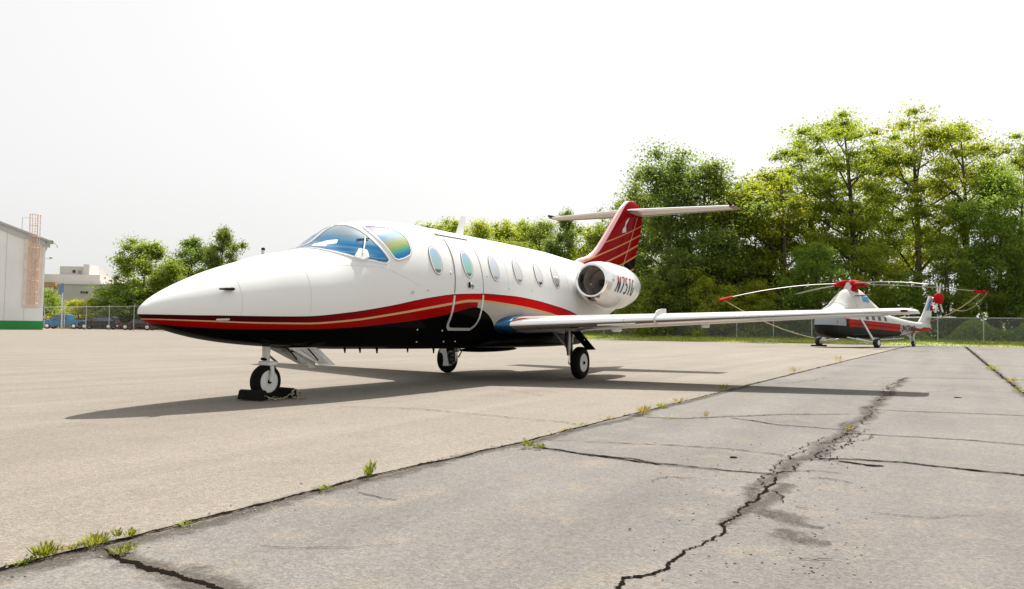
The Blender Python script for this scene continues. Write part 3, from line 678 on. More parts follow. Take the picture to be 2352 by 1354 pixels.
SPEC = {
 'tallA': (22, 5.2, .38, 'tall', 1, 74, 38000, .14, .55, M_LEAF_Y),
 'tallB': (22, 4.6, .42, 'tall', 2, 66, 34000, .14, .55, M_LEAF_Y),
 'tallC': (22, 5.6, .34, 'tall', 3, 78, 38000, .14, .6, M_LEAF_G),
 'roundA': (15, 4.8, .16, 'round', 4, 92, 42000, .13, .8, M_LEAF_D),
 'dense': (12, 4.3, .10, 'dense', 16, 110, 42000, .16, .85, M_LEAF_G),
 'denseB': (12, 3.6, .14, 'dense', 17, 80, 32000, .16, .85, M_LEAF_Y),
 'roundB': (15, 4.4, .2, 'round', 5, 86, 38000, .13, .8, M_LEAF_G),
 'roundC': (12, 3.8, .14, 'round', 6, 70, 24000, .14, .75, M_LEAF_Y),
 'bushA': (5, 2.6, .06, 'round', 7, 60, 9000, .11, .8, M_LEAF_G),
 'bushB': (5, 2.4, .05, 'round', 8, 56, 9000, .11, .75, M_LEAF_S),
 'thin': (14, 3.0, .25, 'tall', 9, 48, 16000, .14, .65, M_LEAF_Y)}
def Hpx(px, ytop, depth):
    hor = 739.5+px*(770-739.5)/2352; return (hor-ytop)/FPX*depth+.86
GR = 'trees of the wood beyond the apron'
TREES = [ # px, ytop, depth, key, rz, sc, material, label
 (1960, 262, 76, 'tallA', 0, 1.0, None, 'tallest feathery yellow-green tree straight above the helicopter rotor'),
 (2095, 252, 80, 'tallC', 1.1, 1.0, M_LEAF_Y, 'tall spreading tree rising right of the helicopter rotor head'),
 (2228, 292, 74, 'tallB', 2.0, .95, None, 'slim tall tree with open crown and visible fork above the tail rotor'),
 (2345, 342, 72, 'tallA', 3.0, .9, M_LEAF_G, 'green tree cut by the right edge of the frame'),
 (1872, 318, 82, 'tallB', .6, 1.0, None, 'leaning bright tree on the left shoulder of the tall group'),
 (1805, 390, 74, 'thin', 2.6, 1.2, None, 'thin pale tree at the left foot of the tall group'),
 (1525, 372, 78, 'roundA', .4, 1.0, None, 'dark rounded tree directly right of the red tail fin'),
 (1625, 385, 76, 'roundB', 1.9, 1.05, M_LEAF_D, 'olive-green tree behind the right half of the tailplane'),
 (1700, 425, 77, 'roundC', 2.4, 1.1, None, 'bright green tree just past the tailplane tip'),
 (1765, 418, 80, 'roundB', 3.3, 1.0, M_LEAF_Y, 'mid-green tree filling the dip between the two high groups'),
 (1468, 430, 84, 'roundA', 2.9, .8, None, 'dark tree peeping behind the red tail fin'),
 (1300, 497, 88, 'denseB', .9, .62, M_LEAF_D, 'narrow dark tree under the left tip of the tailplane'),
 (1372, 520, 84, 'roundC', .2, .95, M_LEAF_S, 'yellow-green low tree between the narrow dark tree and the tail fin'),
 (2290, 400, 68, 'roundB', 4.1, .85, M_LEAF_G, 'dense green tree in front of the tall trees near the right edge'),
 (2170, 560, 67, 'roundC', 5.0, .9, M_LEAF_G, 'low green tree behind the tail rotor'),
 (1880, 560, 67, 'roundC', 1.3, 1.0, M_LEAF_G, 'low round tree left of the helicopter canvas cover'),
 (2030, 400, 90, 'tallB', 4.4, 1.05, M_LEAF_G, 'second-row tree showing between the two tallest trees'),
 (2010, 560, 69, 'roundC', 2.2, .9, M_LEAF_Y, 'low yellow-green tree behind the rotor head'),
 (2330, 560, 66, 'roundA', .8, .8, M_LEAF_G, 'dark low tree at the right end of the fence'),
 (1555, 590, 72, 'dense', 4.6, .75, M_LEAF_D, 'dark leafy tree behind the engine registration'),
 (1160, 512, 112, 'roundC', 0.3, 1.0, M_LEAF_Y, 'yellow-green tree in the gap just right of the roof antenna'),
 (1105, 516, 108, 'roundB', 1.3, .9, M_LEAF_S, 'bright rounded tree directly behind the roof antenna'),
 (1028, 508, 115, 'roundC', 2.3, 1.1, M_LEAF_Y, 'leftmost tree showing over the jet cabin roof'),
 (1240, 515, 104, 'roundB', 3.3, .95, M_LEAF_G, 'pale feathery tree over the rear cabin windows'),
 (1200, 522, 120, 'denseB', 4.3, .9, M_LEAF_G, 'sparse tree between the antenna and the rear cabin'),
 (332, 568, 122, 'dense', 5.3, 1.05, M_LEAF_G, 'large dark-green tree behind the jet nose'),
 (285, 652, 118, 'bushA', 1.0, 1.2, None, 'dark shrub at the left foot of the large tree'),
 (440, 556, 126, 'denseB', .5, 1.0, None, 'yellow-green tree between the large dark tree and the taller one'),
 (512, 534, 120, 'denseB', 1.7, .72, None, 'tall loose tree rising over the jet nose'),
 (395, 610, 118, 'dense', 3.9, 1.0, M_LEAF_G, 'low green tree filling in behind the jet nose'),
]
for px, yt, dp, key, rz, sc, mt, lab in TREES:
    tree('tree', lab, px, dp, Hpx(px, yt, dp), key, rz, sc, 'tree', GR if px > 900 else 'trees behind the jet nose', mat=mt)
BUSH = [(1618, 640, 70.5, 'bushB', 1, .8, 'bright yellow bush standing tallest at the fence right of the engine'),
 (1672, 662, 70.5, 'bushB', 2, .9, 'lower yellow bush right of the tallest yellow bush'),
 (1505, 640, 71.5, 'bushA', 3, 1.0, 'dark bush by the fence just right of the engine'),
 (1735, 648, 71, 'bushB', 4, 1.0, 'light bush behind the left rotor blade tip'),
 (178, 690, 116, 'bushB', .5, 1.3, 'yellow bush above the bed of the blue pickup'),
 (215, 688, 118, 'bushB', 2.5, 1.2, 'yellow bush above the roof of the black suv'),
 (265, 705, 116, 'bushA', 4.5, 1.5, 'green bush behind the right end of the left fence'),
 (118, 668, 125, 'bushA', 5.5, .9, 'narrow dark bush beside the hangar wall')]
for px, yt, dp, key, rz, sc, lab in BUSH:
    tree('bush', lab, px, dp, Hpx(px, yt, dp), key, rz, sc, 'bush', 'bushes along the fences')
# undergrowth: one continuous leafy mass filling the foot of the wood
rn = np.random.default_rng(12); Vs = []; ts = []
def mass(n, xf, yr, h, leaf, seed):
    y = rn.uniform(yr[0], yr[1], n); prof = h*(.55+.45*np.sin(y*.37+seed)*np.sin(y*.11+1.3*seed)+.2*np.sin(y*1.3)); z = rn.random(n)**.8*np.abs(prof)
    x = xf(y)+rn.gamma(1.3, 1.3, n)+.55*z
    P = np.stack([x, y, z], 1); nr = rn.normal(0, 1, (n, 3))+np.array([-.4, -.2, .7]); nr /= np.linalg.norm(nr, axis=1)[:, None]
    u = np.cross(nr, rn.normal(0, 1, (n, 3))); u /= np.linalg.norm(u, axis=1)[:, None]; v = np.cross(nr, u); s = leaf*rn.uniform(.5, 1.3, (n, 1))
    Vs.append(np.stack([P-u*s, P+v*s*.5, P+u*s, P-v*s*.5], 1)); ts.append(np.clip(.4+.3*np.sin(y*.9+seed+z)+rn.normal(0, .2, n), 0, 1))
fx_ = lambda y: np.interp(y, [-40, -11, 20, 74], [66.5, 64.8, 63.6, 64])
mass(60000, fx_, (-45, 80), 3.4, .17, 1.0); mass(60000, lambda y: fx_(y)+3.5, (-45, 84), 6.8, .22, 2.2); mass(60000, lambda y: fx_(y)+9, (-50, 95), 12.5, .28, 3.7)
tag(quadmesh('undergrowth', np.concatenate(Vs), np.concatenate(ts), M_LEAF_G), 'tangled undergrowth at the foot of the wood behind the chain-link fence', 'undergrowth', kind='stuff')
Vs = []; ts = []
def mass2(n, pa, pb, h, w, leaf):
    a = np.array(pa[:2]); b_ = np.array(pb[:2]); t = rn.random(n); pr = h*(.7+.3*np.sin(t*23)*np.sin(t*7+1)+.12*np.sin(t*71)); z = rn.random(n)**.8*pr; xy = a+(b_-a)*t[:, None]+rn.normal(0, w, (n, 2))
    P = np.c_[xy, z]; nr = rn.normal(0, 1, (n, 3))+np.array([0, 0, .7]); nr /= np.linalg.norm(nr, axis=1)[:, None]; u = np.cross(nr, rn.normal(0, 1, (n, 3))); u /= np.linalg.norm(u, axis=1)[:, None]; v = np.cross(nr, u); s = leaf*rn.uniform(.5, 1.3, (n, 1))
    Vs.append(np.stack([P-u*s, P+v*s*.5, P+u*s, P-v*s*.5], 1)); ts.append(np.clip(.5+.3*np.sin(t*60)+rn.normal(0, .2, n), 0, 1))
mass2(30000, at(90, 126), at(420, 122), 3.6, 2.0, .22); mass2(60000, at(400, 128), at(1000, 130), 8, 3, .3); mass2(60000, at(960, 122), at(1480, 100), 11.5, 3, .3)
tag(quadmesh('far_wood', np.concatenate(Vs), np.concatenate(ts), M_LEAF_Y), 'far band of woods showing low above the horizon behind the jet', 'woods', kind='stuff')
# small bare trunks in the wood
for k in range(16):
    y = -28+k*3.1+rn.uniform(-1.2, 1.2); mb = MB(); x_ = 68+rn.uniform(0, 7); hh = rn.uniform(7, 11); lx, ly = rn.uniform(-1, 1), rn.uniform(-1, 1)
    o = mb.tube([(0, 0, 0), (lx*.5, ly*.4, hh*.5), (lx, ly, hh)], [.2, .13, .04], 7).build('sapling_trunk', M_BARK); o.location = (x_, y, 0)
    tag(o, 'thin bare trunk standing among the trees of the wood', 'tree trunk', 'thin trunks in the wood')
# ------------------------------------------------------------------ the jet
jet = empty('business_jet'); tag(jet, 'white twin-engine business jet with red and gold stripe, black belly and red tail', 'airplane')
FUS = [(-1.66,.985,.985,0,.985),(-1.65,1.025,.945,.045,.985),(-1.61,1.065,.905,.09,.985),(-1.50,1.145,.85,.175,.995),(-1.2,1.30,.76,.33,1.02),
(-.8,1.465,.685,.46,1.06),(-.4,1.595,.64,.56,1.10),(0,1.715,.61,.64,1.15),(.35,1.785,.593,.695,1.185),(.7,1.90,.578,.74,1.24),(1.1,2.155,.565,.78,1.30),
(1.5,2.295,.558,.81,1.36),(2.0,2.355,.55,.83,1.40),(2.6,2.385,.54,.84,1.42),(5.0,2.385,.52,.84,1.43),(6.5,2.375,.54,.84,1.44),(7.5,2.335,.62,.80,1.48),
(8.5,2.285,.80,.71,1.56),(9.5,2.24,1.05,.57,1.68),(10.5,2.20,1.33,.40,1.80),(11.5,2.14,1.62,.23,1.90),(12.2,2.08,1.85,.08,1.96)]
_X = [r[0] for r in FUS]; FT, FB, FW, FM = [pchip(_X, [r[k] for r in FUS]) for k in (1, 2, 3, 4)]
def sec(x, th, off=0.0):
    s, c = math.sin(th), math.cos(th); m = FM(x); w = FW(x)+off; hh = (FT(x)-m if c >= 0 else m-FB(x))+off; n = 2.15 if c >= 0 else 2.3
    return Vector((x, -w*math.copysign(abs(s)**(2/n), s), m+hh*math.copysign(abs(c)**(2/n), c)))
def side(x, z, off=0.0, port=True):
    m = FM(x); c = z-m; hh = (FT(x)-m if c >= 0 else m-FB(x)); n = 2.15 if c >= 0 else 2.3
    k = max(0.0, 1-min(1, abs(c)/hh)**n)**(1/n); y = -FW(x)*k
    # outward offset along the section normal
    gy = -(k**(n-1)); gz = math.copysign((abs(c)/hh)**(n-1), c)*FW(x)/hh; l = math.hypot(gy, gz) or 1
    return Vector((x, (y+gy/l*off)*(1 if port else -1), z+gz/l*off))
def fcurve(N, L, src, pts, x0=-1.7, x1=12.5, z0=.0, z1=3.0):
    mp = N.new('ShaderNodeMapRange'); mp.inputs[1].default_value = x0; mp.inputs[2].default_value = x1; L.new(src, mp.inputs[0])
    fc = N.new('ShaderNodeFloatCurve'); cu = fc.mapping.curves[0]; f = pchip([p[0] for p in pts], [p[1] for p in pts])
    cur = [(t, (f(x0+(x1-x0)*t)-z0)/(z1-z0)) for t in np.linspace(0, 1, 90)]
    cu.points[0].location = cur[0]; cu.points[1].location = cur[-1]
    for p in cur[1:-1]: cu.points.new(*p)
    for p in cu.points: p.handle_type = 'VECTOR'
    fc.mapping.update(); L.new(mp.outputs[0], fc.inputs['Value'])
    m2 = N.new('ShaderNodeMath'); m2.operation = 'MULTIPLY_ADD'; m2.inputs[1].default_value = z1-z0; m2.inputs[2].default_value = z0; L.new(fc.outputs[0], m2.inputs[0]); return m2.outputs[0]
def jet_paint():
    m = bpy.data.materials.new('jet_livery'); m.use_nodes = True; nt = m.node_tree; N, L = nt.nodes, nt.links
    b = N['Principled BSDF']; b.inputs['Roughness'].default_value = .35; b.inputs['Specular IOR Level'].default_value = .0; b.inputs['Coat Weight'].default_value = .10; b.inputs['Coat Roughness'].default_value = .03; b.inputs['Coat IOR'].default_value = 1.4
    tc = N.new('ShaderNodeTexCoord'); sp = N.new('ShaderNodeSeparateXYZ'); L.new(tc.outputs['Object'], sp.inputs[0]); X, Z = sp.outputs[0], sp.outputs[2]
    top = fcurve(N, L, X, [(-1.654,.958),(-1.2,.957),(-1.035,.96),(-.562,.962),(-.017,.971),(.6,1.029),(1.34,1.136),(1.869,1.232),(2.25,1.29),(2.7,1.345),(3.25,1.378),(3.7,1.395),(4.4,1.393),(5.2,1.355),(5.956,1.285),(6.44,1.232),(6.825,1.176),(7.6,1.03),(12,.3)])
    gold = fcurve(N, L, X, [(-1.65,.912),(-1.41,.906),(-1.02,.897),(-.537,.888),(.016,.889),(.643,.93),(1.378,1.022),(2.255,1.148),(2.724,1.214),(3.1,1.262),(3.489,1.273),(4.224,1.248),(5.06,1.2),(5.67,1.149),(6.6,1.04),(12,.1)])
    blk = fcurve(N, L, X, [(-1.66,.885),(-1.53,.865),(-1.379,.845),(-.981,.823),(-.504,.817),(.057,.82),(.697,.846),(1.445,.908),(2.317,1.005),(2.77,1.085),(3.347,1.176),(3.551,1.137),(3.784,1.05),(3.937,.962),(4.1,.86),(4.4,.8),(7,.78),(7.8,.6),(12,0)])
    def mt(op, a, b_):
        n = N.new('ShaderNodeMath'); n.operation = op
        for i, v in enumerate((a, b_)):
            if hasattr(v, 'is_linked'): L.new(v, n.inputs[i])
            else: n.inputs[i].default_value = v
        return n.outputs[0]
    def mix(f, a, b_):
        x = N.new('ShaderNodeMix'); x.data_type = 'RGBA'; L.new(f, x.inputs[0])
        for s_, v in ((6, a), (7, b_)):
            if hasattr(v, 'is_linked'): L.new(v, x.inputs[s_])
            else: x.inputs[s_].default_value = (*v, 1)
        return x.outputs[2]
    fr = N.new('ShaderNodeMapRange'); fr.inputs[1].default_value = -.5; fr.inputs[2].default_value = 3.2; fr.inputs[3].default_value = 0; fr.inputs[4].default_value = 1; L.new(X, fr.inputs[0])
    upper = mix(fr.outputs[0], (.045, .002, .002), (.50, .004, .006))          # maroon to red aft: the red's reflection painted as a gradient
    gw = N.new('ShaderNodeMapRange'); gw.inputs[1].default_value = -1.6; gw.inputs[2].default_value = 3.0; gw.inputs[3].default_value = .005; gw.inputs[4].default_value = .019; L.new(X, gw.inputs[0])
    aft = mt('GREATER_THAN', X, 3.36)
    lower = mix(aft, (.27, .003, .003), (.42, .38, .34))
    white = (.78, .78, .77)
    nz = N.new('ShaderNodeTexNoise'); nz.inputs['Scale'].default_value = 1.1; nz.inputs['Detail'].default_value = 5; L.new(tc.outputs['Object'], nz.inputs['Vector'])
    wcol = mix(nz.outputs['Fac'], (.70, .705, .70), (.755, .76, .755))
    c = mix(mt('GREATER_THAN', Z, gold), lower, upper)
    c = mix(mt('LESS_THAN', mt('ABSOLUTE', mt('SUBTRACT', Z, gold), 0.), gw.outputs[0]), c, (.55, .34, .17))
    c = mix(mt('LESS_THAN', Z, blk), c, (.002, .002, .002))
    c = mix(mt('GREATER_THAN', Z, mt('SUBTRACT', top, .010)), c, (.008, .008, .008))
    c = mix(mt('GREATER_THAN', Z, top), c, wcol)
    L.new(c, b.inputs['Base Color'])
    n2 = N.new('ShaderNodeTexNoise'); n2.inputs['Scale'].default_value = .9; n2.inputs['Detail'].default_value = 3; L.new(tc.outputs['Object'], n2.inputs['Vector'])
    bp = N.new('ShaderNodeBump'); bp.inputs['Strength'].default_value = .12; bp.inputs['Distance'].default_value = .02; L.new(n2.outputs['Fac'], bp.inputs['Height'])
    L.new(bp.outputs[0], b.inputs['Normal']); L.new(bp.outputs[0], b.inputs['Coat Normal'])
    return m
M_LIV = jet_paint()
M_WHITE = pmat('white_paint', (.79, .79, .78), .28, coat=.8, var=.03, vscale=1.0)
M_CHROME = pmat('polished_metal', (.86, .86, .86), .09, metal=1.0, var=.05, vscale=2.0)
M_STEEL = pmat('gear_metal', (.45, .45, .44), .35, metal=.8, var=.15, vscale=9)
M_GWHITE = pmat('gear_white', (.70, .70, .68), .4, var=.12, vscale=9)
M_BLACK = pmat('black_gloss', (.002, .002, .002), .4, coat=.06, spec=.02); M_RUB = pmat('rubber', (.008, .0075, .007), .85, spec=.15, var=.3, vscale=20, bump=.2, bscale=60)
M_SEAM = pmat('panel_seam', (.20, .20, .20), .5); M_SEAMD = pmat('silver_door_seam', (.62, .62, .61), .3, metal=.5)
xs = [-1.66, -1.655, -1.65, -1.64, -1.625, -1.6, -1.57, -1.54, -1.5, -1.45, -1.38, -1.3] + list(np.arange(-1.2, 12.21, .1))
NT = 72
rings = [[sec(x, 2*PI*j/NT+1e-4) for j in range(NT)] for x in xs[1:]]
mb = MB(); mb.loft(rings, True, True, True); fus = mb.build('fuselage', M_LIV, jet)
# surface patches laid on the fuselage
def patch(name, outline, fn, mat, parent, rings_=10, off=.004, n=64, rim=None):
    """star-shaped outline in surface coordinates filled with rings"""
    pts = resample([(a, b_, 0) for a, b_ in outline]+[(outline[0][0], outline[0][1], 0)], n+1)[:-1]
    cx = sum(p.x for p in pts)/n; cy = sum(p.y for p in pts)/n; c = Vector((cx, cy, 0)); vs = []; fs = []
    for i in range(1, rings_+1):
        for p in pts: q = c.lerp(p, i/rings_); vs.append(fn(q.x, q.y, off))
    vs.append(fn(cx, cy, off)); ci = len(vs)-1
    for j in range(n): fs.append((ci, j, (j+1) % n))
    for i in range(rings_-1):
        for j in range(n): fs.append((i*n+j, (i+1)*n+j, (i+1)*n+(j+1) % n, i*n+(j+1) % n))
    # edge wall back down to the skin
    o = len(vs); vs += [fn(p.x, p.y, -.004) for p in pts]
    for j in range(n): fs.append(((rings_-1)*n+j, o+j, o+(j+1) % n, (rings_-1)*n+(j+1) % n))
    mb = MB(); mb.add(vs, fs, True); return mb.build(name, mat, parent)
def ribbon(name, outline, fn, mat, parent, w=.015, off=.006, n=140, closed=True, inner=.5, sx=1.0):
    pts = resample([(a, b_, 0) for a, b_ in outline]+([(outline[0][0], outline[0][1], 0)] if closed else []), n+1)
    if closed: pts = pts[:-1]
    m = len(pts); vs = []; fs = []
    for i, p in enumerate(pts):
        a, b_ = (pts[i-1], pts[(i+1) % m]) if closed else (pts[max(i-1, 0)], pts[min(i+1, m-1)])
        d = (b_-a).normalized(); nn = Vector((-d.y*sx, d.x, 0))
        p0, p1 = p-nn*w*inner, p+nn*w*(1-inner)
        vs += [fn(p0.x, p0.y, -.002), fn(p0.x, p0.y, off), fn(p1.x, p1.y, off), fn(p1.x, p1.y, -.002)]
    for i in range(m if closed else m-1):
        k = (i+1) % m
        for j in range(3): fs.append((4*i+j, 4*i+j+1, 4*k+j+1, 4*k+j))
    mb = MB(); mb.add(vs, fs, False); return mb.build(name, mat, parent)
def smooth_loop(pts, k=4):
    P = [Vector((a, b_, 0)) for a, b_ in pts]; n = len(P); out = []
    for i in range(n):
        p0, p1, p2, p3 = P[i-1], P[i], P[(i+1) % n], P[(i+2) % n]
        for s in range(k):
            t = s/k; q = .5*((2*p1)+(-p0+p2)*t+(2*p0-5*p1+4*p2-p3)*t*t+(-p0+3*p1-3*p2+p3)*t**3); out.append((q.x, q.y))
    return out
# glazing: blue tinted glass, sky reflection and green-violet sheen painted into its colour
def painted_sheen(name, ramp, gdir, g0, g1, nsc, namp, rough=.08, metal=.7):
    """tinted glass: painted reflection colours drifting along gdir with streaks"""
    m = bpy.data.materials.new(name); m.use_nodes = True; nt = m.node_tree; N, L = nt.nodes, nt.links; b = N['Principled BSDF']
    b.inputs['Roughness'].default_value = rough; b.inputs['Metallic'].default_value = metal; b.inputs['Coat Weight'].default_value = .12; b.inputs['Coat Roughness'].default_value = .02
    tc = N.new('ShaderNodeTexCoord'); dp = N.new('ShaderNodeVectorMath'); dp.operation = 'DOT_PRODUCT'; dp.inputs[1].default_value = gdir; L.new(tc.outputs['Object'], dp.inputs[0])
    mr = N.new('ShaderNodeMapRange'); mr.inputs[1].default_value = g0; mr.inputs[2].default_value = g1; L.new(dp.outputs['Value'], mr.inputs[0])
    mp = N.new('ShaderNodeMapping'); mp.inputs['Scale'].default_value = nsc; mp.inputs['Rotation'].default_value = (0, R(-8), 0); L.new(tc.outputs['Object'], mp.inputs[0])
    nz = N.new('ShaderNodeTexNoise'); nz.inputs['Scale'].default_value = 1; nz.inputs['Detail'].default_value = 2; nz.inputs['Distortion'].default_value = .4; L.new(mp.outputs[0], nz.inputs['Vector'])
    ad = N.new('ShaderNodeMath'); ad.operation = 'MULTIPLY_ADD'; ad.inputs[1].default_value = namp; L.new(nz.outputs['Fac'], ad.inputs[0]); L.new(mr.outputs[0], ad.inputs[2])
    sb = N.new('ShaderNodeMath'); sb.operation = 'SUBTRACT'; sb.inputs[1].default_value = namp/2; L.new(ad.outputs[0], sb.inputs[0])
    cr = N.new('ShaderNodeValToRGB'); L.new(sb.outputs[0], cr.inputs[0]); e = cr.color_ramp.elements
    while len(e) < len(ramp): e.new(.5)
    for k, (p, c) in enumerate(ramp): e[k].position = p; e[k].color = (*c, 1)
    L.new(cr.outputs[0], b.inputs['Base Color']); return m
G_WS = painted_sheen('painted_sheen_windshield', [(0, (.006,.07,.20)), (.17, (.26,.28,.44)), (.25, (.006,.09,.26)), (.40, (.006,.14,.34)), (.47, (.12,.28,.42)), (.54, (.006,.15,.36)), (.66, (.05,.24,.42)), (.82, (.22,.32,.40)), (1, (.36,.40,.42))], (.0, -.25, 1.0), 1.72, 2.20, (.7, .7, 11), .55)
G_SW = painted_sheen('painted_sheen_side_glass', [(0, (.006,.10,.32)), (.16, (.008,.17,.38)), (.26, (.08,.34,.20)), (.38, (.34,.36,.10)), (.5, (.32,.35,.27)), (.64, (.16,.30,.48)), (.82, (.27,.22,.48)), (1, (.30,.24,.50))], (-.3, .0, 1.0), 1.25, 1.82, (.8, .8, 4), .22)
def cabin_glass(name, hi, lo, dark):  # sky reflection painted as a height gradient, dark foot for the interior
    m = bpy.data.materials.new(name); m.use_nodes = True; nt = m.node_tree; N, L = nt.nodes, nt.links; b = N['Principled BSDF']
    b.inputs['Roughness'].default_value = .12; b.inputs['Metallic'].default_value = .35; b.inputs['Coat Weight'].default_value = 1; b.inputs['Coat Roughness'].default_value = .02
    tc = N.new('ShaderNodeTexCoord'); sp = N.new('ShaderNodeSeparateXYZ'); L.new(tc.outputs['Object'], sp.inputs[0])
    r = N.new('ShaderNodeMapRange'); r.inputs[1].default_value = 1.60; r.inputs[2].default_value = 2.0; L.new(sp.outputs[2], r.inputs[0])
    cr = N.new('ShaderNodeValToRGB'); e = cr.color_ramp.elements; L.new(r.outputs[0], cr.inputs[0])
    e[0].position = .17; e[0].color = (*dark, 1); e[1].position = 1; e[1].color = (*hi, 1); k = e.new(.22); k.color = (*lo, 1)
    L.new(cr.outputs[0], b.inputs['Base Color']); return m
fth = lambda a, b_, off: sec(a, b_, off)
WS = [(.50,.05),(.545,.25),(.60,.45),(.70,.66),(.82,.86),(.967,1.03),(1.154,1.145),(1.27,1.19),(1.325,1.165),(1.30,1.08),(1.262,.973),(1.225,.85),(1.20,.72),(1.18,.52),(1.175,.35),(1.185,.18),(1.19,.05),(.85,.045)]
SW = [(1.312,.365),(1.466,.455),(1.62,.50),(1.75,.57),(1.845,.70),(1.862,.88),(1.83,1.05),(1.777,1.125),(1.64,1.175),(1.503,1.195),(1.44,1.17),(1.39,1.07),(1.345,.93),(1.304,.78),(1.275,.60),(1.275,.45)]
WS0 = WS
for port in (1, -1):
    WS = [(a, b_+(-.15 if port == 1 else .12)*max(0, 1-b_/.3)) for a, b_ in WS0]
    f = (lambda a, b_, off, s=port: (lambda v: Vector((v.x, v.y*s, v.z)))(sec(a, b_, off)))
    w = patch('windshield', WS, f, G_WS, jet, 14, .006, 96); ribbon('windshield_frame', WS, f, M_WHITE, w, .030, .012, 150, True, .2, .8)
    ribbon('gasket', WS, f, M_SEAM, w, .010, .0135, 150, True, .5, .8)
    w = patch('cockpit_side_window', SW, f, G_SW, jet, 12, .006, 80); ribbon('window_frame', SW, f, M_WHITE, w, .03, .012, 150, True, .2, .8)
    ribbon('gasket', SW, f, M_SEAM, w, .009, .0135, 150, True, .5, .8)
    # wiper arm and its motor fairing
    if port == 1:
        wp = MB().tube([f(.93, .93, .03), f(1.02, .80, .035), f(1.12, .66, .03)], .012, 6).build('wiper', M_GWHITE, jet)
        MB().tube([f(1.0, .62, .022), f(1.16, .72, .022)], .008, 6).build('wiper_blade', M_RUB, wp)
        patch('fairing', [(.80,.90),(.93,.80),(1.02,.92),(1.0,1.04),(.90,1.04)], f, M_WHITE, wp, 5, .03, 30)
        patch('sunshade', [(.60,.10),(.68,.06),(.80,.20),(.86,.36),(.80,.42),(.72,.30),(.66,.34),(.62,.22)], f, pmat('sunshade_white', (.75, .75, .74), .6), jet, 6, .0085, 40)
CW = [2.32, 3.11, 3.895, 4.66, 5.40, 6.07]
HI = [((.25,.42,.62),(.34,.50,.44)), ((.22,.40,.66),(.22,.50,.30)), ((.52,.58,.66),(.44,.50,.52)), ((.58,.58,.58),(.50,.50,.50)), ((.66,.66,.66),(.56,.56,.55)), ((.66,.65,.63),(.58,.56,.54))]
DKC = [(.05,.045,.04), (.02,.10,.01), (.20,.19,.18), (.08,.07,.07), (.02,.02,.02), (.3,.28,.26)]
for s in (True, False):
    for i, x0 in enumerate(CW):
        if not s and i == 1: pass
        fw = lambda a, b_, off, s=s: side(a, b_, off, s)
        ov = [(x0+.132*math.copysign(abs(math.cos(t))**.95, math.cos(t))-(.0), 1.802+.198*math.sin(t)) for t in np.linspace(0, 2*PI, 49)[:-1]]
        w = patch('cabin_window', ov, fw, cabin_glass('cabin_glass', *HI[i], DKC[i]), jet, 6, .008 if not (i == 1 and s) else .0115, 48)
        ribbon('window_frame', ov, fw, M_WHITE, w, .022, .0095 if not (i == 1 and s) else .013, 60, True, .1)
        ribbon('gasket', ov, fw, M_SEAM, w, .008, .0105 if not (i == 1 and s) else .014, 60, True, .4)
# door
fw = lambda a, b_, off: side(a, b_, off)
DR = [(2.80, 2.17), (3.45, 2.17), (3.485, 2.10), (3.485, 1.0), (3.45, .90), (3.36, .845), (2.80, .845), (2.74, .86), (2.71, .92), (2.71, 1.3), (2.745, 1.7), (2.79, 2.1)]
n = 20; vs = []; fs = []
zz = np.linspace(.845, 2.17, 34)
def dl(z): return np.interp(z, [.845, .86, .92, 1.3, 1.7, 2.1, 2.17], [2.80, 2.74, 2.71, 2.71, 2.745, 2.79, 2.81])
def dr(z): return np.interp(z, [.845, .90, 1.0, 2.10, 2.17], [3.36, 3.45, 3.485, 3.50, 3.47])
for z_ in zz:
    for k in range(n+1): vs.append(side(dl(z_)+(dr(z_)-dl(z_))*k/n, z_, .005))
for i in range(len(zz)-1):
    for k in range(n): fs.append((i*(n+1)+k, i*(n+1)+k+1, (i+1)*(n+1)+k+1, (i+1)*(n+1)+k))
mb = MB(); mb.add(vs, fs, True); door = mb.build('cabin_door', M_LIV, jet)
OL = [(dr(z_), z_) for z_ in zz][::-1]; OLl = [(dl(z_), z_) for z_ in zz]
lowi = [(x_, z_) for x_, z_ in OL if z_ < 1.37]+[(x_, z_) for x_, z_ in OLl if z_ < 1.35]
ribbon('door_seam', lowi, fw, M_SEAMD, door, .040, .009, 120, False, .5)
ribbon('door_seam', [(x_, z_) for x_, z_ in OLl if z_ > 1.33], fw, M_SEAM, door, .014, .008, 60, False, .5)
ribbon('door_seam', [(x_, z_) for x_, z_ in OL if z_ > 1.35], fw, M_SEAM, door, .014, .008, 60, False, .5)
ribbon('rain_gutter', [(2.68, 2.225), (3.55, 2.235)], fw, M_SEAM, jet, .016, .018, 20, False, .5)
patch('latch_recess', [(3.10+.07*math.cos(t), 1.50+.05*math.sin(t)) for t in np.linspace(0, 2*PI, 16)[:-1]], fw, pmat('latch_grey', (.5, .49, .47), .4), door, 2, .009, 16)
MB().tube([side(3.085, 1.54, .022), side(3.085, 1.46, .022)], .016, 6).build('handle', M_RUB, door)
MB().tube([side(3.15, 1.51, .02), side(3.20, 1.49, .02), side(3.17, 1.45, .02)], .012, 6).build('handle_lever', M_STEEL, door)
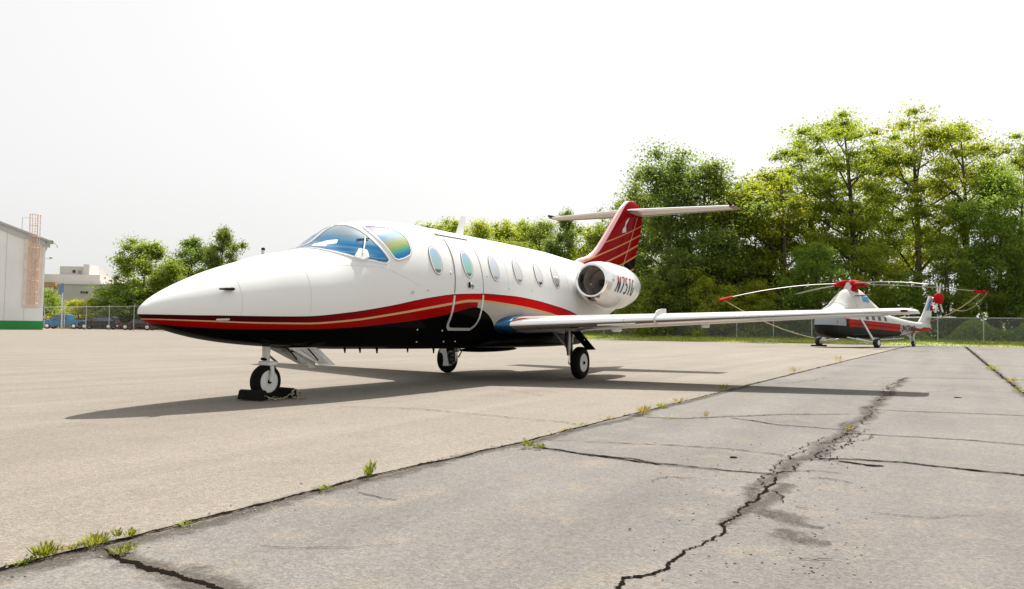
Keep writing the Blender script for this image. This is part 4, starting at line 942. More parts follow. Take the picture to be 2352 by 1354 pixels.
# panel seams, small fittings
for x_, z0, z1 in ((-.78, .97, 1.40), (.05, .98, 1.60), (4.28, 1.42, 2.25), (5.78, 1.34, 2.25), (6.55, 1.25, 2.2)):
    ribbon('panel_seam', [(x_, z0), (x_+.01, z1)], fw, pmat('faint_seam', (.56, .56, .55), .5), jet, .003, .0012, 24, False)
ribbon('panel_seam', [(.45, 1.60), (.8, 1.62), (1.2, 1.62), (1.6, 1.52), (1.9, 1.42)], fw, pmat('faint_seam', (.56, .56, .55), .5), jet, .003, .0012, 40, False)
patch('service_panel', [(-1.035,.905),(-.90,.91),(-.90,.93),(-1.035,.925)], fw, pmat('latch_grey', (.5, .49, .47), .4), jet, 2, .006, 20)
for x_, z_ in ((2.06, .832), (2.66, .821), (2.3, .66), (2.95, .66), (3.25, .66)):
    MB().sphere(side(x_, z_, .005), .016, 8).build('vent_fitting', M_STEEL, jet)
for x_, z_, w_, h_ in ((2.62, 1.62, .03, .05), (3.62, 1.66, .05, .018), (4.28, 1.50, .06, .02), (2.05, 1.36, .05, .014), (5.05, 1.50, .04, .014)):
    patch('placard', [(x_, z_), (x_+w_, z_), (x_+w_, z_+h_), (x_, z_+h_)], fw, pmat('placard_grey', (.45, .42, .41), .5), jet, 1, .002, 8)
def pitot(p0, d):
    b_ = MB().box(p0+Vector((0, -.025, 0)), (.10, .07, .022)).build('pitot_mount', M_SEAM, jet, .008)
    MB().tube([p0+Vector((.03, -.05, 0)), p0+Vector(d)], [.016, .009], 8).build('pitot_tube', M_RUB, b_)
pitot(side(-.90, 1.245, 0), (-.16, -.06, -.01)); q_ = side(-.90, 1.245, 0); q_.y *= -1
b_ = MB().box(q_+Vector((0, .025, 0)), (.10, .07, .022)).build('pitot_mount', M_SEAM, jet, .008)
MB().tube([side(1.76, 1.33, .005), side(1.72, 1.33, .03)], .012, 6).build('static_probe', M_STEEL, jet)
MB().tube([(.02, .12, 1.69), (.02, .12, 1.77)], [.02, .02], 8).build('probe', M_STEEL, jet); MB().sphere((.02, .12, 1.775), .024, 10).build('probe_tip', M_RUB, jet)
# roof blade antenna, belly antennas
def blade(name, x0, z0, h, c0, c1, sweep, t, mat, y=0):
    mb = MB(); rings = []
    for k in range(5):
        f_ = k/4; c = c0+(c1-c0)*f_; xo = x0+sweep*f_; rings.append([(xo+c*(.5+.5*math.cos(a)), y+t*(1-.5*f_)*math.sin(a)*(.5+.5*math.sin((1-math.cos(a))/2*PI*.9+.3)), z0+h*f_) for a in np.linspace(0, 2*PI, 17)[:-1]])
    mb.loft(rings, True); return mb.build(name, mat, jet)
blade('roof_antenna', 3.93, 2.36, .36, .26, .13, .20, .016, M_WHITE)
for x_, h_, c_ in ((1.2, -.06, .05), (1.5, -.06, .05), (1.85, -.07, .06), (2.55, -.06, .05), (3.2, -.08, .06)):
    blade('drain_mast', x_, FB(x_)+.01, h_, c_, c_*.5, .02, .012, M_BLACK, -.12)
MB().box((.52, -.10, .555), (.42, .03, .03)).build('antenna_bar', M_RUB, jet); blade('belly_antenna', .50, .60, -.26, .17, .12, .10, .014, M_GWHITE, -.10)
# nose gear doors hanging aft of the leg
for y_ in (-.20, .16):
    mb = MB(); q = [(.14, .60), (.60, .60), (.66, .575), (.95, .37), (.70, .37)]
    d_ = mb.prism(q, .018, Matrix.Translation((0, y_, 0)) @ Mx).build('nose_gear_door', M_GWHITE, jet, .004)
    MB().prism([(.33, .575), (.52, .575), (.80, .40), (.68, .40)], .03, Matrix.Translation((0, y_-.006, 0)) @ Mx).build('stiffener', M_STEEL, d_)
    MB().tube([(.45, y_-.03, .58), (.62, y_-.03, .44)], .012, 6).build('link_rod', M_BLACK, d_)
# nose gear
ng = empty('nose_gear'); ng.parent = jet
MB().tube([(.0, 0, .66), (0, 0, .50), (0, 0, .42)], [.050, .045, .042], 14).build('strut', M_GWHITE, ng)
MB().tube([(0, 0, .46), (0, 0, .34)], .028, 12).build('piston', M_CHROME, ng)
fk = MB(); fk.box((0, -.03, .415), (.12, .20, .05)); fk.build('fork_head', M_GWHITE, ng, .012)
for s in (-1, 1): MB().tube([(.01, s*.082, .42), (.015, s*.095, .32), (.0, s*.095, .2)], [.026, .024, .022], 8).build('fork_arm', M_GWHITE, ng)
MB().tube([(.05, 0, .50), (.17, 0, .42), (.14, 0, .36), (.04, 0, .39)], .014, 6).build('torque_link', M_STEEL, ng)
MB().tube([(-.11, -.05, .47), (-.02, -.02, .46)], .017, 8).build('tow_lug', M_BLACK, ng); MB().tube([(.02, .02, .60), (.30, .02, .585)], .018, 8).build('drag_brace', M_STEEL, ng)
def aircraft_wheel(parent, c, r, w, rim, outer, holes=8):
    cx, cy, cz = c
    t = MB().revolve([(-w*.42, rim), (-w/2, rim*1.12), (-w/2, r*.80), (-w*.43, r*.93), (-w*.3, r*.985), (-w*.12, r), (w*.12, r), (w*.3, r*.985), (w*.43, r*.93), (w/2, r*.80), (w/2, rim*1.12), (w*.42, rim)], (cx, cy, cz), (0, 1, 0), 48).build('tyre', M_RUB, parent)
    for k in (-.1, .1): MB().revolve([(-.002, r*1.001), (.002, r*1.001)], (cx, cy+k*w*1.6, cz), (0, 1, 0), 48).build('tread_groove', M_BLACK, parent)
    h = MB().revolve([(-w*.47, rim*.96), (-w*.47, rim*1.08), (-w*.40, rim*1.0), (-w*.34, rim*.86), (-w*.30, rim*.5), (-w*.44, rim*.36), (-w*.46, rim*.2), (-w*.46, 0)], (cx, cy, cz), (0, outer*-1, 0), 40).build('rim', M_GWHITE, parent)
    MB().revolve([(-w*.47, rim*.96), (-w*.40, rim*1.0), (-w*.30, rim*.5), (-w*.3, 0)], (cx, cy, cz), (0, outer, 0), 30).build('rim', M_GWHITE, parent)
    MB().revolve([(0, rim*.46), (.004, rim*.46), (.004, rim*.40), (0, rim*.40)], (cx, cy+outer*w*.36, cz), (0, outer, 0), 28).build('hub_groove', pmat('groove_grey', (.12, .12, .12), .6), parent)
    for k in range(holes):
        a = 2*PI*k/holes; q = Vector((cx+math.cos(a)*rim*.68, cy+outer*w*.325, cz+math.sin(a)*rim*.68))
        MB().revolve([(0, rim*.085), (.008, rim*.085), (.0085, 0)], q, (0, outer, 0), 10).build('hub_hole', M_BLACK, parent)
    MB().revolve([(0, rim*.2), (.02, rim*.18), (.022, 0)], (cx, cy+outer*w*.46, cz), (0, outer, 0), 12).build('axle_nut', M_BLACK, parent)
nw = empty('nose_wheel'); nw.parent = jet
aircraft_wheel(nw, (0, 0, .20), .20, .135, .125, -1)
# main gear
GD = [(1.50, .80), (1.31, .80), (1.205, .14), (1.345, .14)]
for s in (-1, 1):
    mg = empty('main_gear'); mg.parent = jet; y = s*1.40; yi = s*1.20
    MB().tube([(5.84, yi, .92), (5.84, yi, .60), (5.84, yi, .40)], [.062, .060, .052], 14).build('strut', M_STEEL, mg)
    MB().tube([(5.84, yi, .45), (5.84, yi+s*.01, .24)], .032, 12).build('piston', M_CHROME, mg)
    MB().tube([(5.84, yi-s*.02, .28), (5.84, y, .28)], .03, 10).build('axle', M_STEEL, mg)
    MB().tube([(5.80, yi-s*.33, .84), (5.82, yi-s*.12, .62), (5.84, yi-s*.01, .50)], [.028, .025, .022], 8).build('side_brace', M_STEEL, mg)
    MB().tube([(5.75, yi-s*.04, .88), (5.76, yi-s*.05, .66), (5.80, yi-s*.02, .40)], .012, 6).build('brake_hose', M_BLACK, mg)
    MB().tube([(5.92, yi, .52), (6.02, yi, .40), (5.92, yi, .30)], .016, 6).build('torque_link', M_STEEL, mg)
    MB().revolve([(-.03, 0), (-.03, .115), (.03, .115), (.03, 0)], (5.84, y-s*.10, .28), (0, 1, 0), 24).build('brake_disc', pmat('brake_dark', (.10, .09, .085), .5, metal=.5), mg)
    for k in range(6):
        a = k*PI/3+.3; MB().revolve([(-.02, 0), (-.02, .022), (.02, .022), (.02, 0)], (5.84+.085*math.cos(a), y-s*.14, .28+.085*math.sin(a)), (0, 1, 0), 8).build('brake_piston', M_STEEL, mg)
    mw = empty('main_wheel'); mw.parent = jet
    aircraft_wheel(mw, (5.84, y, .28), .28, .155, .15, s)
    if s < 0:   # black strut door slanting outboard over the wheel
        mb = MB(); A = [(5.62, y+.12, .87), (6.02, y+.12, .87), (6.02, y-.20, .53), (5.62, y-.20, .53)]
        mb.add([Vector(a) for a in A]+[Vector(a)+Vector((0, -.022, -.02)) for a in A], [(0,1,2,3),(7,6,5,4),(0,4,5,1),(1,5,6,2),(2,6,7,3),(3,7,4,0)])
        mb.build('main_gear_door', pmat('gear_door_black', (.004, .004, .004), .9, spec=0), jet, .006)
        MB().tube([(5.84, yi-.04, .60), (5.84, y-.08, .68)], .012, 6).build('door_link', M_STEEL, jet)
    else:
        mb = MB(); A = [(5.55, GD[0][0], GD[0][1]), (5.55, GD[1][0], GD[1][1]), (5.6, GD[2][0], GD[2][1]), (5.6, GD[3][0], GD[3][1])]
        mb.add([Vector(a) for a in A]+[Vector(a)+Vector((.02, 0, 0)) for a in A], [(0,1,2,3),(7,6,5,4),(0,4,5,1),(1,5,6,2),(2,6,7,3),(3,7,4,0)]); mb.build('main_gear_door', M_GWHITE, jet, .006)
# wings
M_WING = pmat('wing_skin', (.46, .43, .40), .32, metal=.35, coat=.4, var=.08, vscale=1.5)
LE_SW = math.tan(R(21.5))
def le(y): return 4.12+(abs(y)-.8)*LE_SW
def chord(y): return 2.30+(abs(y)-.8)/(6.55-.8)*(.92-2.30)
def zle(y): return .915+(abs(y)-.8)*.0505
def foil(y, u, up, tk=.125):
    c = chord(y); t = tk-.02*(abs(y)-.8)/5.75
    th = 5*t*(.2969*math.sqrt(u)-.126*u-.3516*u*u+.2843*u**3-.1036*u**4); cam_ = .018*(1-(2*u-.9)**2) if u < .95 else .018*(1-(2*u-.9)**2)
    return Vector((le(y)+c*u, y, zle(y)+c*(cam_*.6+(th if up else -th))-.02*c*u))
US = [0, .0015, .005, .012, .022, .036, .055, .08]; UA = [.08, .12, .18, .26, .35, .45, .55, .66, .76, .86, .93, 1.0]
def loop(y, us): return [foil(y, u, True) for u in us[::-1]]+[foil(y, u, False) for u in us[1:]]
for s in (-1, 1):
    ys = [s*v for v in (.55, .8, 1.2, 1.8, 2.6, 3.5, 4.5, 5.5, 6.3, 6.42)]
    mb = MB(); mb.loft([loop(y, US) for y in ys], True, False, False, closed=False); wle = mb.build('wing_leading_edge', M_CHROME, jet)
    mb = MB(); mb.loft([[foil(y, u, True) for u in UA]+[foil(y, u, False) for u in UA[::-1]] for y in ys], True, False, False, closed=True); wing = mb.build('wing', M_WING, jet, autosmooth=40)
    # tip cap with a navigation light
    tip = []
    for k, yy in enumerate((6.42, 6.50, 6.57, 6.61, 6.63)):
        f_ = math.sqrt(max(0, 1-((yy-6.42)/.212)**2)); mid = [foil(s*6.42, u, True).lerp(foil(s*6.42, u, False), .5) for u in US+UA[1:]]
        full = [foil(s*6.42, u, True) for u in (US+UA[1:])[::-1]]+[foil(s*6.42, u, False) for u in (US+UA[1:])[1:]]
        cen = [m_ for m_ in mid[::-1]]+mid[1:]
        tip.append([Vector((c_.x+(1-f_)*(.30-.32*((c_.x-le(6.42))/.92)), s*yy, c_.z))+(p_-c_)*f_ for p_, c_ in zip(full, cen)])
    mb = MB(); mb.loft(tip, True, False, True); tc_ = mb.build('wing_tip', M_WHITE, jet)
    p = foil(s*6.44, .0, True); MB().sphere(p+Vector((.01, 0, 0)), .03, 10, (1.4, 2.2, .8)).build('navigation_light', pmat('nav_glass', (.10, .02, .02), .1), tc_)
    # leading edge seams, stall fence
    for yy in (2.6, 4.5):
        pts = [foil(s*yy, u, True)+Vector((-.001, 0, .001)) for u in US[::-1]]+[foil(s*yy, u, False)+Vector((-.001, 0, -.001)) for u in US[1:]]
        MB().tube(pts, .0025, 4).build('joint', M_SEAM, wle)
    yy = s*3.05; outer = [foil(yy, u, True)+Vector((0, 0, .075)) for u in (.30, .2, .12, .06, .03)]+[foil(yy, 0, True)+Vector((-.05, 0, .04)), foil(yy, 0, True)+Vector((-.07, 0, 0)), foil(yy, 0, True)+Vector((-.04, 0, -.04))]+[foil(yy, .03, False)+Vector((0, 0, -.03)), foil(yy, .09, False)]
    inner = [foil(yy, u, True) for u in (.30, .2, .12, .06, .03)]+[foil(yy, .008, True), foil(yy, 0, True), foil(yy, .006, False), foil(yy, .03, False), foil(yy, .095, False)]
    vs = []; 
    for d_ in (-.006, .006): vs += [p+Vector((0, d_, 0)) for p in outer+inner[::-1]]
    m_ = len(outer); mb = MB(); n2 = 2*m_; fs = []
    for i in range(m_-1):
        a, b_, c_, d_ = i, i+1, n2-2-i, n2-1-i; fs += [(a, b_, c_, d_), (d_+n2, c_+n2, b_+n2, a+n2)]
    for i in range(n2): fs.append((i, (i+1) % n2, (i+1) % n2+n2, i+n2))
    mb.add(vs, fs); mb.build('stall_fence', M_GWHITE, jet)
    # flap and gear seams under the wing
    for a_, y0, y1 in ((.72, 1.0, 3.9), (.74, 4.0, 6.2)):
        pts = [foil(s*v, a_, False)+Vector((0, 0, -.002)) for v in np.linspace(y0, y1, 12)]; MB().tube(pts, .007, 4).build('flap_gap', M_SEAM, wing)
    for yy in (1.9, 3.4):
        q = foil(s*yy, .8, False); MB().sphere(q+Vector((.1, 0, -.03)), .05, 10, (5.5, .6, 1)).build('flap_track_fairing', M_WHITE, wing)
    for yy, uu, r_ in ((1.55, .35, .10), (2.4, .4, .06)):
        q = foil(s*yy, uu, False)
        MB().revolve([(-.003, 0), (-.003, r_), (.003, r_), (.003, 0)], q, (0, 0, 1), 16).build('access_panel', M_SEAM, wing)
    # landing light strip on the leading edge
    pts = [foil(s*v, .03, False)+Vector((-.002, 0, -.004)) for v in np.linspace(2.2, 2.75, 6)]; MB().tube(pts, .012, 6).build('landing_light', pmat('lens_clear', (.8, .8, .78), .1, metal=.6), wing)
    # root glove: dark blue fairing where the leading edge meets the body
    rings = []
    for k, yy in enumerate((.62, .80, .87, .93)):
        g = 1.0-.12*k; base = loop(s*.9, US+[.12, .2, .3]); c_ = foil(s*.9, .15, True).lerp(foil(s*.9, .15, False), .5)
        rings.append([Vector((p_.x-.16*(1-.33*k)*max(0, 1-(p_.x-le(.9))/.5), s*yy, c_.z+(p_.z-c_.z)*(1.28-.08*k))) for p_ in base])
    mb = MB(); mb.loft(rings, True, False, False, closed=False); mb.build('wing_root_fairing', pmat('blue_metal', (.012, .10, .22), .2, metal=.6, coat=.2), jet)
# belly fairing
rings = []
for x_ in np.linspace(3.9, 7.6, 26):
    k = math.sin(PI*(x_-3.9)/3.7)**.45 if 3.9 < x_ < 7.6 else 0.0; hw = .55+.36*k; zb_ = .56-.035*k; zt_ = .62+.22*k
    rings.append([(x_, -hw*math.copysign(abs(math.sin(a))**.7, math.sin(a)), (zb_+zt_)/2+(zt_-zb_)/2*math.copysign(abs(math.cos(a))**.6, math.cos(a))) for a in np.linspace(0, 2*PI, 41)[:-1]])
MB().loft(rings, True).build('belly_fairing', M_BLACK, jet)
mb = MB(); mb.sphere((5.0, -.05, .495), .5, 24, (1.9, .30, .09)); mb.build('belly_keel', M_BLACK, jet)
# engines
NP = [(.035,.34,0),(.1,.365,-.01),(.3,.41,-.03),(.6,.445,-.055),(.95,.455,-.07),(1.3,.43,-.065),(1.55,.385,-.05),(1.75,.335,-.04),(1.9,.285,-.03),(1.98,.25,-.025)]
def nring(x0, y0, z0, a, r, dz, n=48): return [(x0+a, y0+r*math.cos(t), z0+dz+r*math.sin(t)) for t in np.linspace(0, 2*PI, n+1)[:-1]]
M_DUCT = pmat('duct_metal', (.42, .38, .34), .5, metal=.3, var=.1, vscale=5)
for s in (-1, 1):
    e = empty('engine'); e.parent = jet; X0, Y0, Z0 = 6.68, s*1.22, 1.78
    nac = MB().loft([nring(X0, Y0, Z0, *p) for p in NP], True, False, False).build('nacelle', M_WHITE, e)
    lip = [(.24,.255,-.005),(.12,.258,0),(.06,.262,0),(.02,.272,0),(.0,.288,0),(-.006,.302,0),(.0,.318,0),(.015,.332,0),(.035,.3405,0),(.10,.3655,-.01),(.15,.377,-.0145)]
    MB().loft([nring(X0, Y0, Z0, *p) for p in lip], True, False, False).build('intake_lip', M_CHROME, e)
    MB().loft([nring(X0, Y0, Z0, *p) for p in ((.24,.255,-.005),(.34,.25,-.01),(.5,.25,-.015),(.75,.26,-.02))], True, False, True).build('intake_duct', M_DUCT, e)
    for a_ in (.30, .40): MB().loft([nring(X0, Y0, Z0, a_, .2505, -.01), nring(X0, Y0, Z0, a_+.008, .246, -.01), nring(X0, Y0, Z0, a_+.016, .2505, -.01)], False, False, False).build('duct_ring', M_SEAM, e)
    MB().revolve([(.40, .004), (.43, .03), (.48, .055), (.56, .075), (.60, .078)], (X0, Y0, Z0-.012), (1, 0, 0), 24).build('spinner', pmat('spinner', (.10, .10, .10), .3, metal=.5), e)
    b0 = None
    for k in range(20):
        a = 2*PI*k/20; ca, sa = math.cos(a), math.sin(a); rad = Vector((0, ca, sa)); tan_ = Vector((0, -sa, ca)); o_ = Vector((X0+.57, Y0, Z0-.015)); vs = []
        for r_ in (.07, .13, .19, .245):
            tw = .3+.9*(r_/.245); d = Vector((math.cos(tw), 0, 0))+tan_*math.sin(tw); w = .035+.06*r_
            vs += [o_+rad*r_-d*w, o_+rad*r_+d*w]
        mb = MB(); mb.add(vs, [(2*i, 2*i+1, 2*i+3, 2*i+2) for i in range(3)], True); mb.build('fan_blade', M_DUCT, e)
    MB().loft([nring(X0, Y0, Z0, *p) for p in ((1.97,.245,-.025),(1.80,.22,-.025),(1.7,.2,-.025))], True, False, True).build('exhaust', M_DUCT, e)
    for a_ in (.62, 1.28): MB().tube([Vector(v) for v in nring(X0, Y0, Z0, a_, pchip([p[0] for p in NP], [p[1] for p in NP])(a_)+.0005, pchip([p[0] for p in NP], [p[2] for p in NP])(a_), 48)]+[Vector(nring(X0, Y0, Z0, a_, pchip([p[0] for p in NP], [p[1] for p in NP])(a_)+.0005, pchip([p[0] for p in NP], [p[2] for p in NP])(a_), 48)[0])], .0022, 4).build('cowl_joint', pmat('faint_seam', (.56, .56, .55), .5), e)
    # pylon
    rings = []
    for k, yy in enumerate(np.linspace(.55, 1.0, 5)):
        rings.append([(7.0+.05*k+(.5+.5*math.cos(t))*1.45, s*yy, 1.74+.13*math.sin(t)*(.5+.5*math.sin((1-math.cos(t))/2*PI))) for t in np.linspace(0, 2*PI, 25)[:-1]])
    MB().loft(rings, True).build('pylon', M_WHITE, e)
    MB().tube([(X0+.16, Y0+s*.36, Z0-.02), (X0+.17, Y0+s*.40, Z0+.02)], .02, 6).build('sensor_fitting', M_STEEL, e)
    fr_, fz_ = pchip([p[0] for p in NP], [p[1] for p in NP]), pchip([p[0] for p in NP], [p[2] for p in NP])
    def onto(u, v, s=s):
        a = .27+u; r_ = fr_(a)+.004; z_ = -.175+v*.92; al = math.asin(max(-.98, min(.98, z_/r_))); return Vector((X0+a, Y0+s*r_*math.cos(al), Z0+fz_(a)+r_*math.sin(al)))
    rm = bpy.data.materials.get('registration_red_black')
    if rm is None:
        rm = bpy.data.materials.new('registration_red_black'); rm.use_nodes = True; N, L = rm.node_tree.nodes, rm.node_tree.links; bb = N['Principled BSDF']; bb.inputs['Roughness'].default_value = .35
        tc = N.new('ShaderNodeTexCoord'); sp = N.new('ShaderNodeSeparateXYZ'); L.new(tc.outputs['Object'], sp.inputs[0]); g_ = N.new('ShaderNodeMath'); g_.operation = 'GREATER_THAN'; g_.inputs[1].default_value = 1.765; L.new(sp.outputs[2], g_.inputs[0])
        mm = N.new('ShaderNodeMix'); mm.data_type = 'RGBA'; mm.inputs[6].default_value = (.012, .010, .010, 1); mm.inputs[7].default_value = (.40, .008, .008, 1); L.new(g_.outputs[0], mm.inputs[0]); L.new(mm.outputs[2], bb.inputs['Base Color'])
    strokes('N75TG', .33, .50, .033, .5, onto if s < 0 else (lambda u, v: onto(1.05-u, v)), .015, .34).build('registration', rm, e, recalc=False)
# fin
FZ = [2.20, 2.40, 2.48, 2.58, 2.72, 2.9, 3.2, 3.6, 3.95, 4.06, 4.11, 4.14]
FL = pchip(FZ, [8.4, 8.75, 9.15, 9.42, 9.68, 9.93, 10.32, 10.82, 11.30, 11.52, 11.72, 11.95]); FTE = pchip([2.0, 2.41, 2.87, 3.6, 4.0, 4.14], [11.9, 12.12, 12.34, 12.70, 12.76, 12.35])
def fin_pt(z, u, sgn):
    c = FTE(z)-FL(z); t = .17*min(1, (z-2.0)*.9+.15)/max(c, .5)*(1-.35*(z-2.2)/1.9); c_eff = c
    tt = min(.11, .20/c_eff); th = 5*tt*(.2969*math.sqrt(u)-.126*u-.3516*u*u+.2843*u**3-.1036*u**4); cap = 1.0 if z < 4.05 else math.sqrt(max(0.02, 1-((z-4.05)/.092)**2))
    return Vector((FL(z)+c*u, sgn*th*c_eff*cap, z))
UF = [0, .004, .012, .025, .045, .07]; UFA = [.07, .12, .2, .3, .4, .5, .6, .7, .8, .9, 1.0]
fz = list(np.linspace(2.2, 4.05, 30))+[4.08, 4.11, 4.13, 4.14]
def fin_mat():
    m = bpy.data.materials.new('fin_livery'); m.use_nodes = True; nt = m.node_tree; N, L = nt.nodes, nt.links; b = N['Principled BSDF']; b.inputs['Roughness'].default_value = .35; b.inputs['Specular IOR Level'].default_value = .0; b.inputs['Coat Weight'].default_value = .06; b.inputs['Coat Roughness'].default_value = .03
    tc = N.new('ShaderNodeTexCoord'); sp = N.new('ShaderNodeSeparateXYZ'); L.new(tc.outputs['Object'], sp.inputs[0])
    sh_ = N.new('ShaderNodeMath'); sh_.operation = 'MULTIPLY_ADD'; sh_.inputs[1].default_value = -.27; L.new(sp.outputs[0], sh_.inputs[0]); L.new(sp.outputs[2], sh_.inputs[2])
    mr = N.new('ShaderNodeMapRange'); mr.inputs[1].default_value = -1.2; mr.inputs[2].default_value = 1.0; L.new(sh_.outputs[0], mr.inputs[0])
    cr = N.new('ShaderNodeValToRGB'); cr.color_ramp.interpolation = 'CONSTANT'; L.new(mr.outputs[0], cr.inputs[0]); e = cr.color_ramp.elements
    red, gold, blk = (.24, .004, .006), (.55, .24, .11), (.010, .008, .008)
    # v = z - .27 x ; at x=12.5 the lines sit at these heights
    st = [(-1.2, blk)]
    for z12, c_ in ((2.50, gold), (2.54, blk), (2.80, gold), (2.845, red), (3.06, gold), (3.095, red), (3.30, gold), (3.33, red), (3.53, gold), (3.555, red)): st.append((z12-.27*12.5, c_))
    while len(e) < len(st): e.new(.5)
    for k, (v, c_) in enumerate(st): e[k].position = max(0, (v+1.2)/2.2); e[k].color = (*c_, 1)
    L.new(cr.outputs[0], b.inputs['Base Color']); return m
M_FIN = fin_mat()
MB().loft([[fin_pt(z, u, 1) for u in UFA]+[fin_pt(z, u, -1) for u in UFA[::-1]] for z in fz], True, False, True).build('tail_fin', M_FIN, jet, autosmooth=50)
MB().loft([[fin_pt(z, u, 1) for u in UF[::-1]]+[fin_pt(z, u, -1) for u in UF[1:]] for z in fz], True, False, True, closed=False).build('fin_leading_edge', pmat('pink_reflection_metal', (.72, .40, .40), .22, metal=.8), jet)  # pink reflection put into the polished metal's colour
p0, p1 = fin_pt(2.3, .74, -1), fin_pt(3.75, .70, -1); MB().tube([p0+Vector((0, -.004, 0)), p1+Vector((0, -.004, 0))], .012, 5).build('rudder_hinge_line', pmat('hinge_tan', (.55, .38, .30), .5), jet)
# white reflection mark painted on the fin as a thin patch
def onfin(u, v): 
    z = 3.22+v; x_ = 11.05+u; return Vector((x_, fin_pt(z, min(1, max(0, (x_-FL(z))/(FTE(z)-FL(z)))), -1).y-.004, z))
fl_ = [(0, .0), (.35, .05), (.22, .14), (.52, .36), (.58, .42), (.30, .30), (.20, .16), (.06, .10)]
patch('fin_reflection', fl_, lambda a, b_, off: onfin(a*.9, b_*1.1)+Vector((0, -.001, 0)), pmat('reflection_white', (.62, .50, .50), .35), jet, 4, .0, 40)
# dorsal: dark scoop ahead of the fin
MB().loft([nring(8.35, 0, 2.22, a, r, 0, 20) for a, r in ((0, .06), (.03, .10), (.3, .12), (.9, .10), (1.5, .03))], True, True, True).build('dorsal_scoop', M_WHITE, jet)
MB().loft([nring(8.33, 0, 2.225, a, r, 0, 20) for a, r in ((0, .065), (.02, .055))], True, True, True).build('scoop_inlet', M_RUB, jet)
# tailplane
for s in (-1, 1):
    def tp(y, u, up, s=s):
        k = abs(y)/2.5; c = 1.30-.58*k; th = 5*.085*(.2969*math.sqrt(u)-.126*u-.3516*u*u+.2843*u**3-.1036*u**4)*c
        return Vector((11.42+.80*k+c*u, s*y, 3.84+.065*k+(th if up else -th)))
    ys = [.02, .3, .8, 1.4, 2.0, 2.40]; 
    MB().loft([[tp(y, u, True) for u in UFA]+[tp(y, u, False) for u in UFA[::-1]] for y in ys], True, False, True).build('tailplane', pmat('tailplane_white', (.52, .46, .42), .35, metal=.2, coat=.3), jet, autosmooth=40)
    MB().loft([[tp(y, u, True) for u in UF[::-1]]+[tp(y, u, False) for u in UF[1:]] for y in ys], True, False, True, closed=False).build('tailplane_leading_edge', M_CHROME, jet)
    rings = []
    for y, f_ in ((2.40, 1), (2.47, .8), (2.52, .3)):
        rings.append([tp(y, u, True).lerp(tp(y, u, False), .5-.5*f_) for u in (UF+UFA[1:])[::-1]]+[tp(y, u, False).lerp(tp(y, u, True), .5-.5*f_) for u in (UF+UFA[1:])[1:]])
    hc = MB().loft(rings, True, False, True).build('tailplane_tip', pmat('tip_dark', (.16, .05, .05), .4), jet)
    q = tp(2.44, 0, True); MB().tube([q+Vector((-.10, 0, .03)), q+Vector((.25, 0, .035)), q+Vector((.45, 0, .0))], [.03, .045, .02], 8).build('balance_horn', M_RUB, hc)
    MB().tube([tp(y, .68, False)+Vector((0, 0, -.003)) for y in ys], .008, 4).build('elevator_gap', M_SEAM, jet)
# chocks and rope at the nose wheel
def chock(label, x, rz, yaw_):
    c = empty('wheel_chock', (x, -.05, .0065), yaw_); tag(c, label, 'wheel chock', 'chocks at the nose wheel')
    pr_ = [(-.055, 0), (.055, 0), (.035, .09), (.008, .115), (-.025, .1)]
    M_ = Matrix(((1,0,0,0),(0,0,-1,0),(0,1,0,0),(0,0,0,1)))
    MB().prism(pr_, .36, Matrix.Translation((0, .18, 0)) @ M_).build('block', M_RUB, c, .01)
    for k in (-1, 1): MB().revolve([(-.006, 0), (-.006, .014), (.006, .014), (.006, 0)], (0, k*.178, .045), (0, 1, 0), 10).build('rope_hole', pmat('chock_dirt', (.09, .08, .07), .9), c)
    return c
chock('black rubber chock in front of the nose wheel', -.235, 0, R(8)); chock('black rubber chock behind the nose wheel with rope lying over it', .245, 0, R(-4))
rpts = [(-.20, -.235, .05), (-.12, -.27, .015), (-.02, -.26, .014), (.08, -.235, .016), (.16, -.24, .05), (.24, -.24, .105), (.31, -.27, .05), (.33, -.30, .014), (.27, -.36, .014), (.17, -.37, .014), (.13, -.31, .03), (.20, -.25, .08)]
def cat3(P, k=8):
    P = [Vector(p) for p in P]; out = []
    for i in range(len(P)-1):
        p0, p1, p2, p3 = P[max(i-1, 0)], P[i], P[i+1], P[min(i+2, len(P)-1)]
        for s_ in range(k): t = s_/k; out.append(.5*((2*p1)+(-p0+p2)*t+(2*p0-5*p1+4*p2-p3)*t*t+(-p0+3*p1-3*p2+p3)*t**3))
    out.append(P[-1]); return out
RP = cat3(rpts); rt = empty('chock_rope', (0, 0, 0)); tag(rt, 'yellow and black flecked rope joining the two chocks', 'rope')
M_ROPE = pmat('rope_yellow', (.45, .38, .20), .8, var=.4, vscale=30); M_ROPED = pmat('rope_dark', (.05, .045, .03), .8)
for ph, mt_ in ((0, M_ROPE), (PI, M_ROPED)):
    pp = []
    for i, p in enumerate(RP): a = i*1.1+ph; pp.append(p+Vector((math.cos(a)*.004, math.sin(a)*.004, math.sin(a)*.004)))
    MB().tube(pp, .0065, 5).build('strand', mt_, rt)
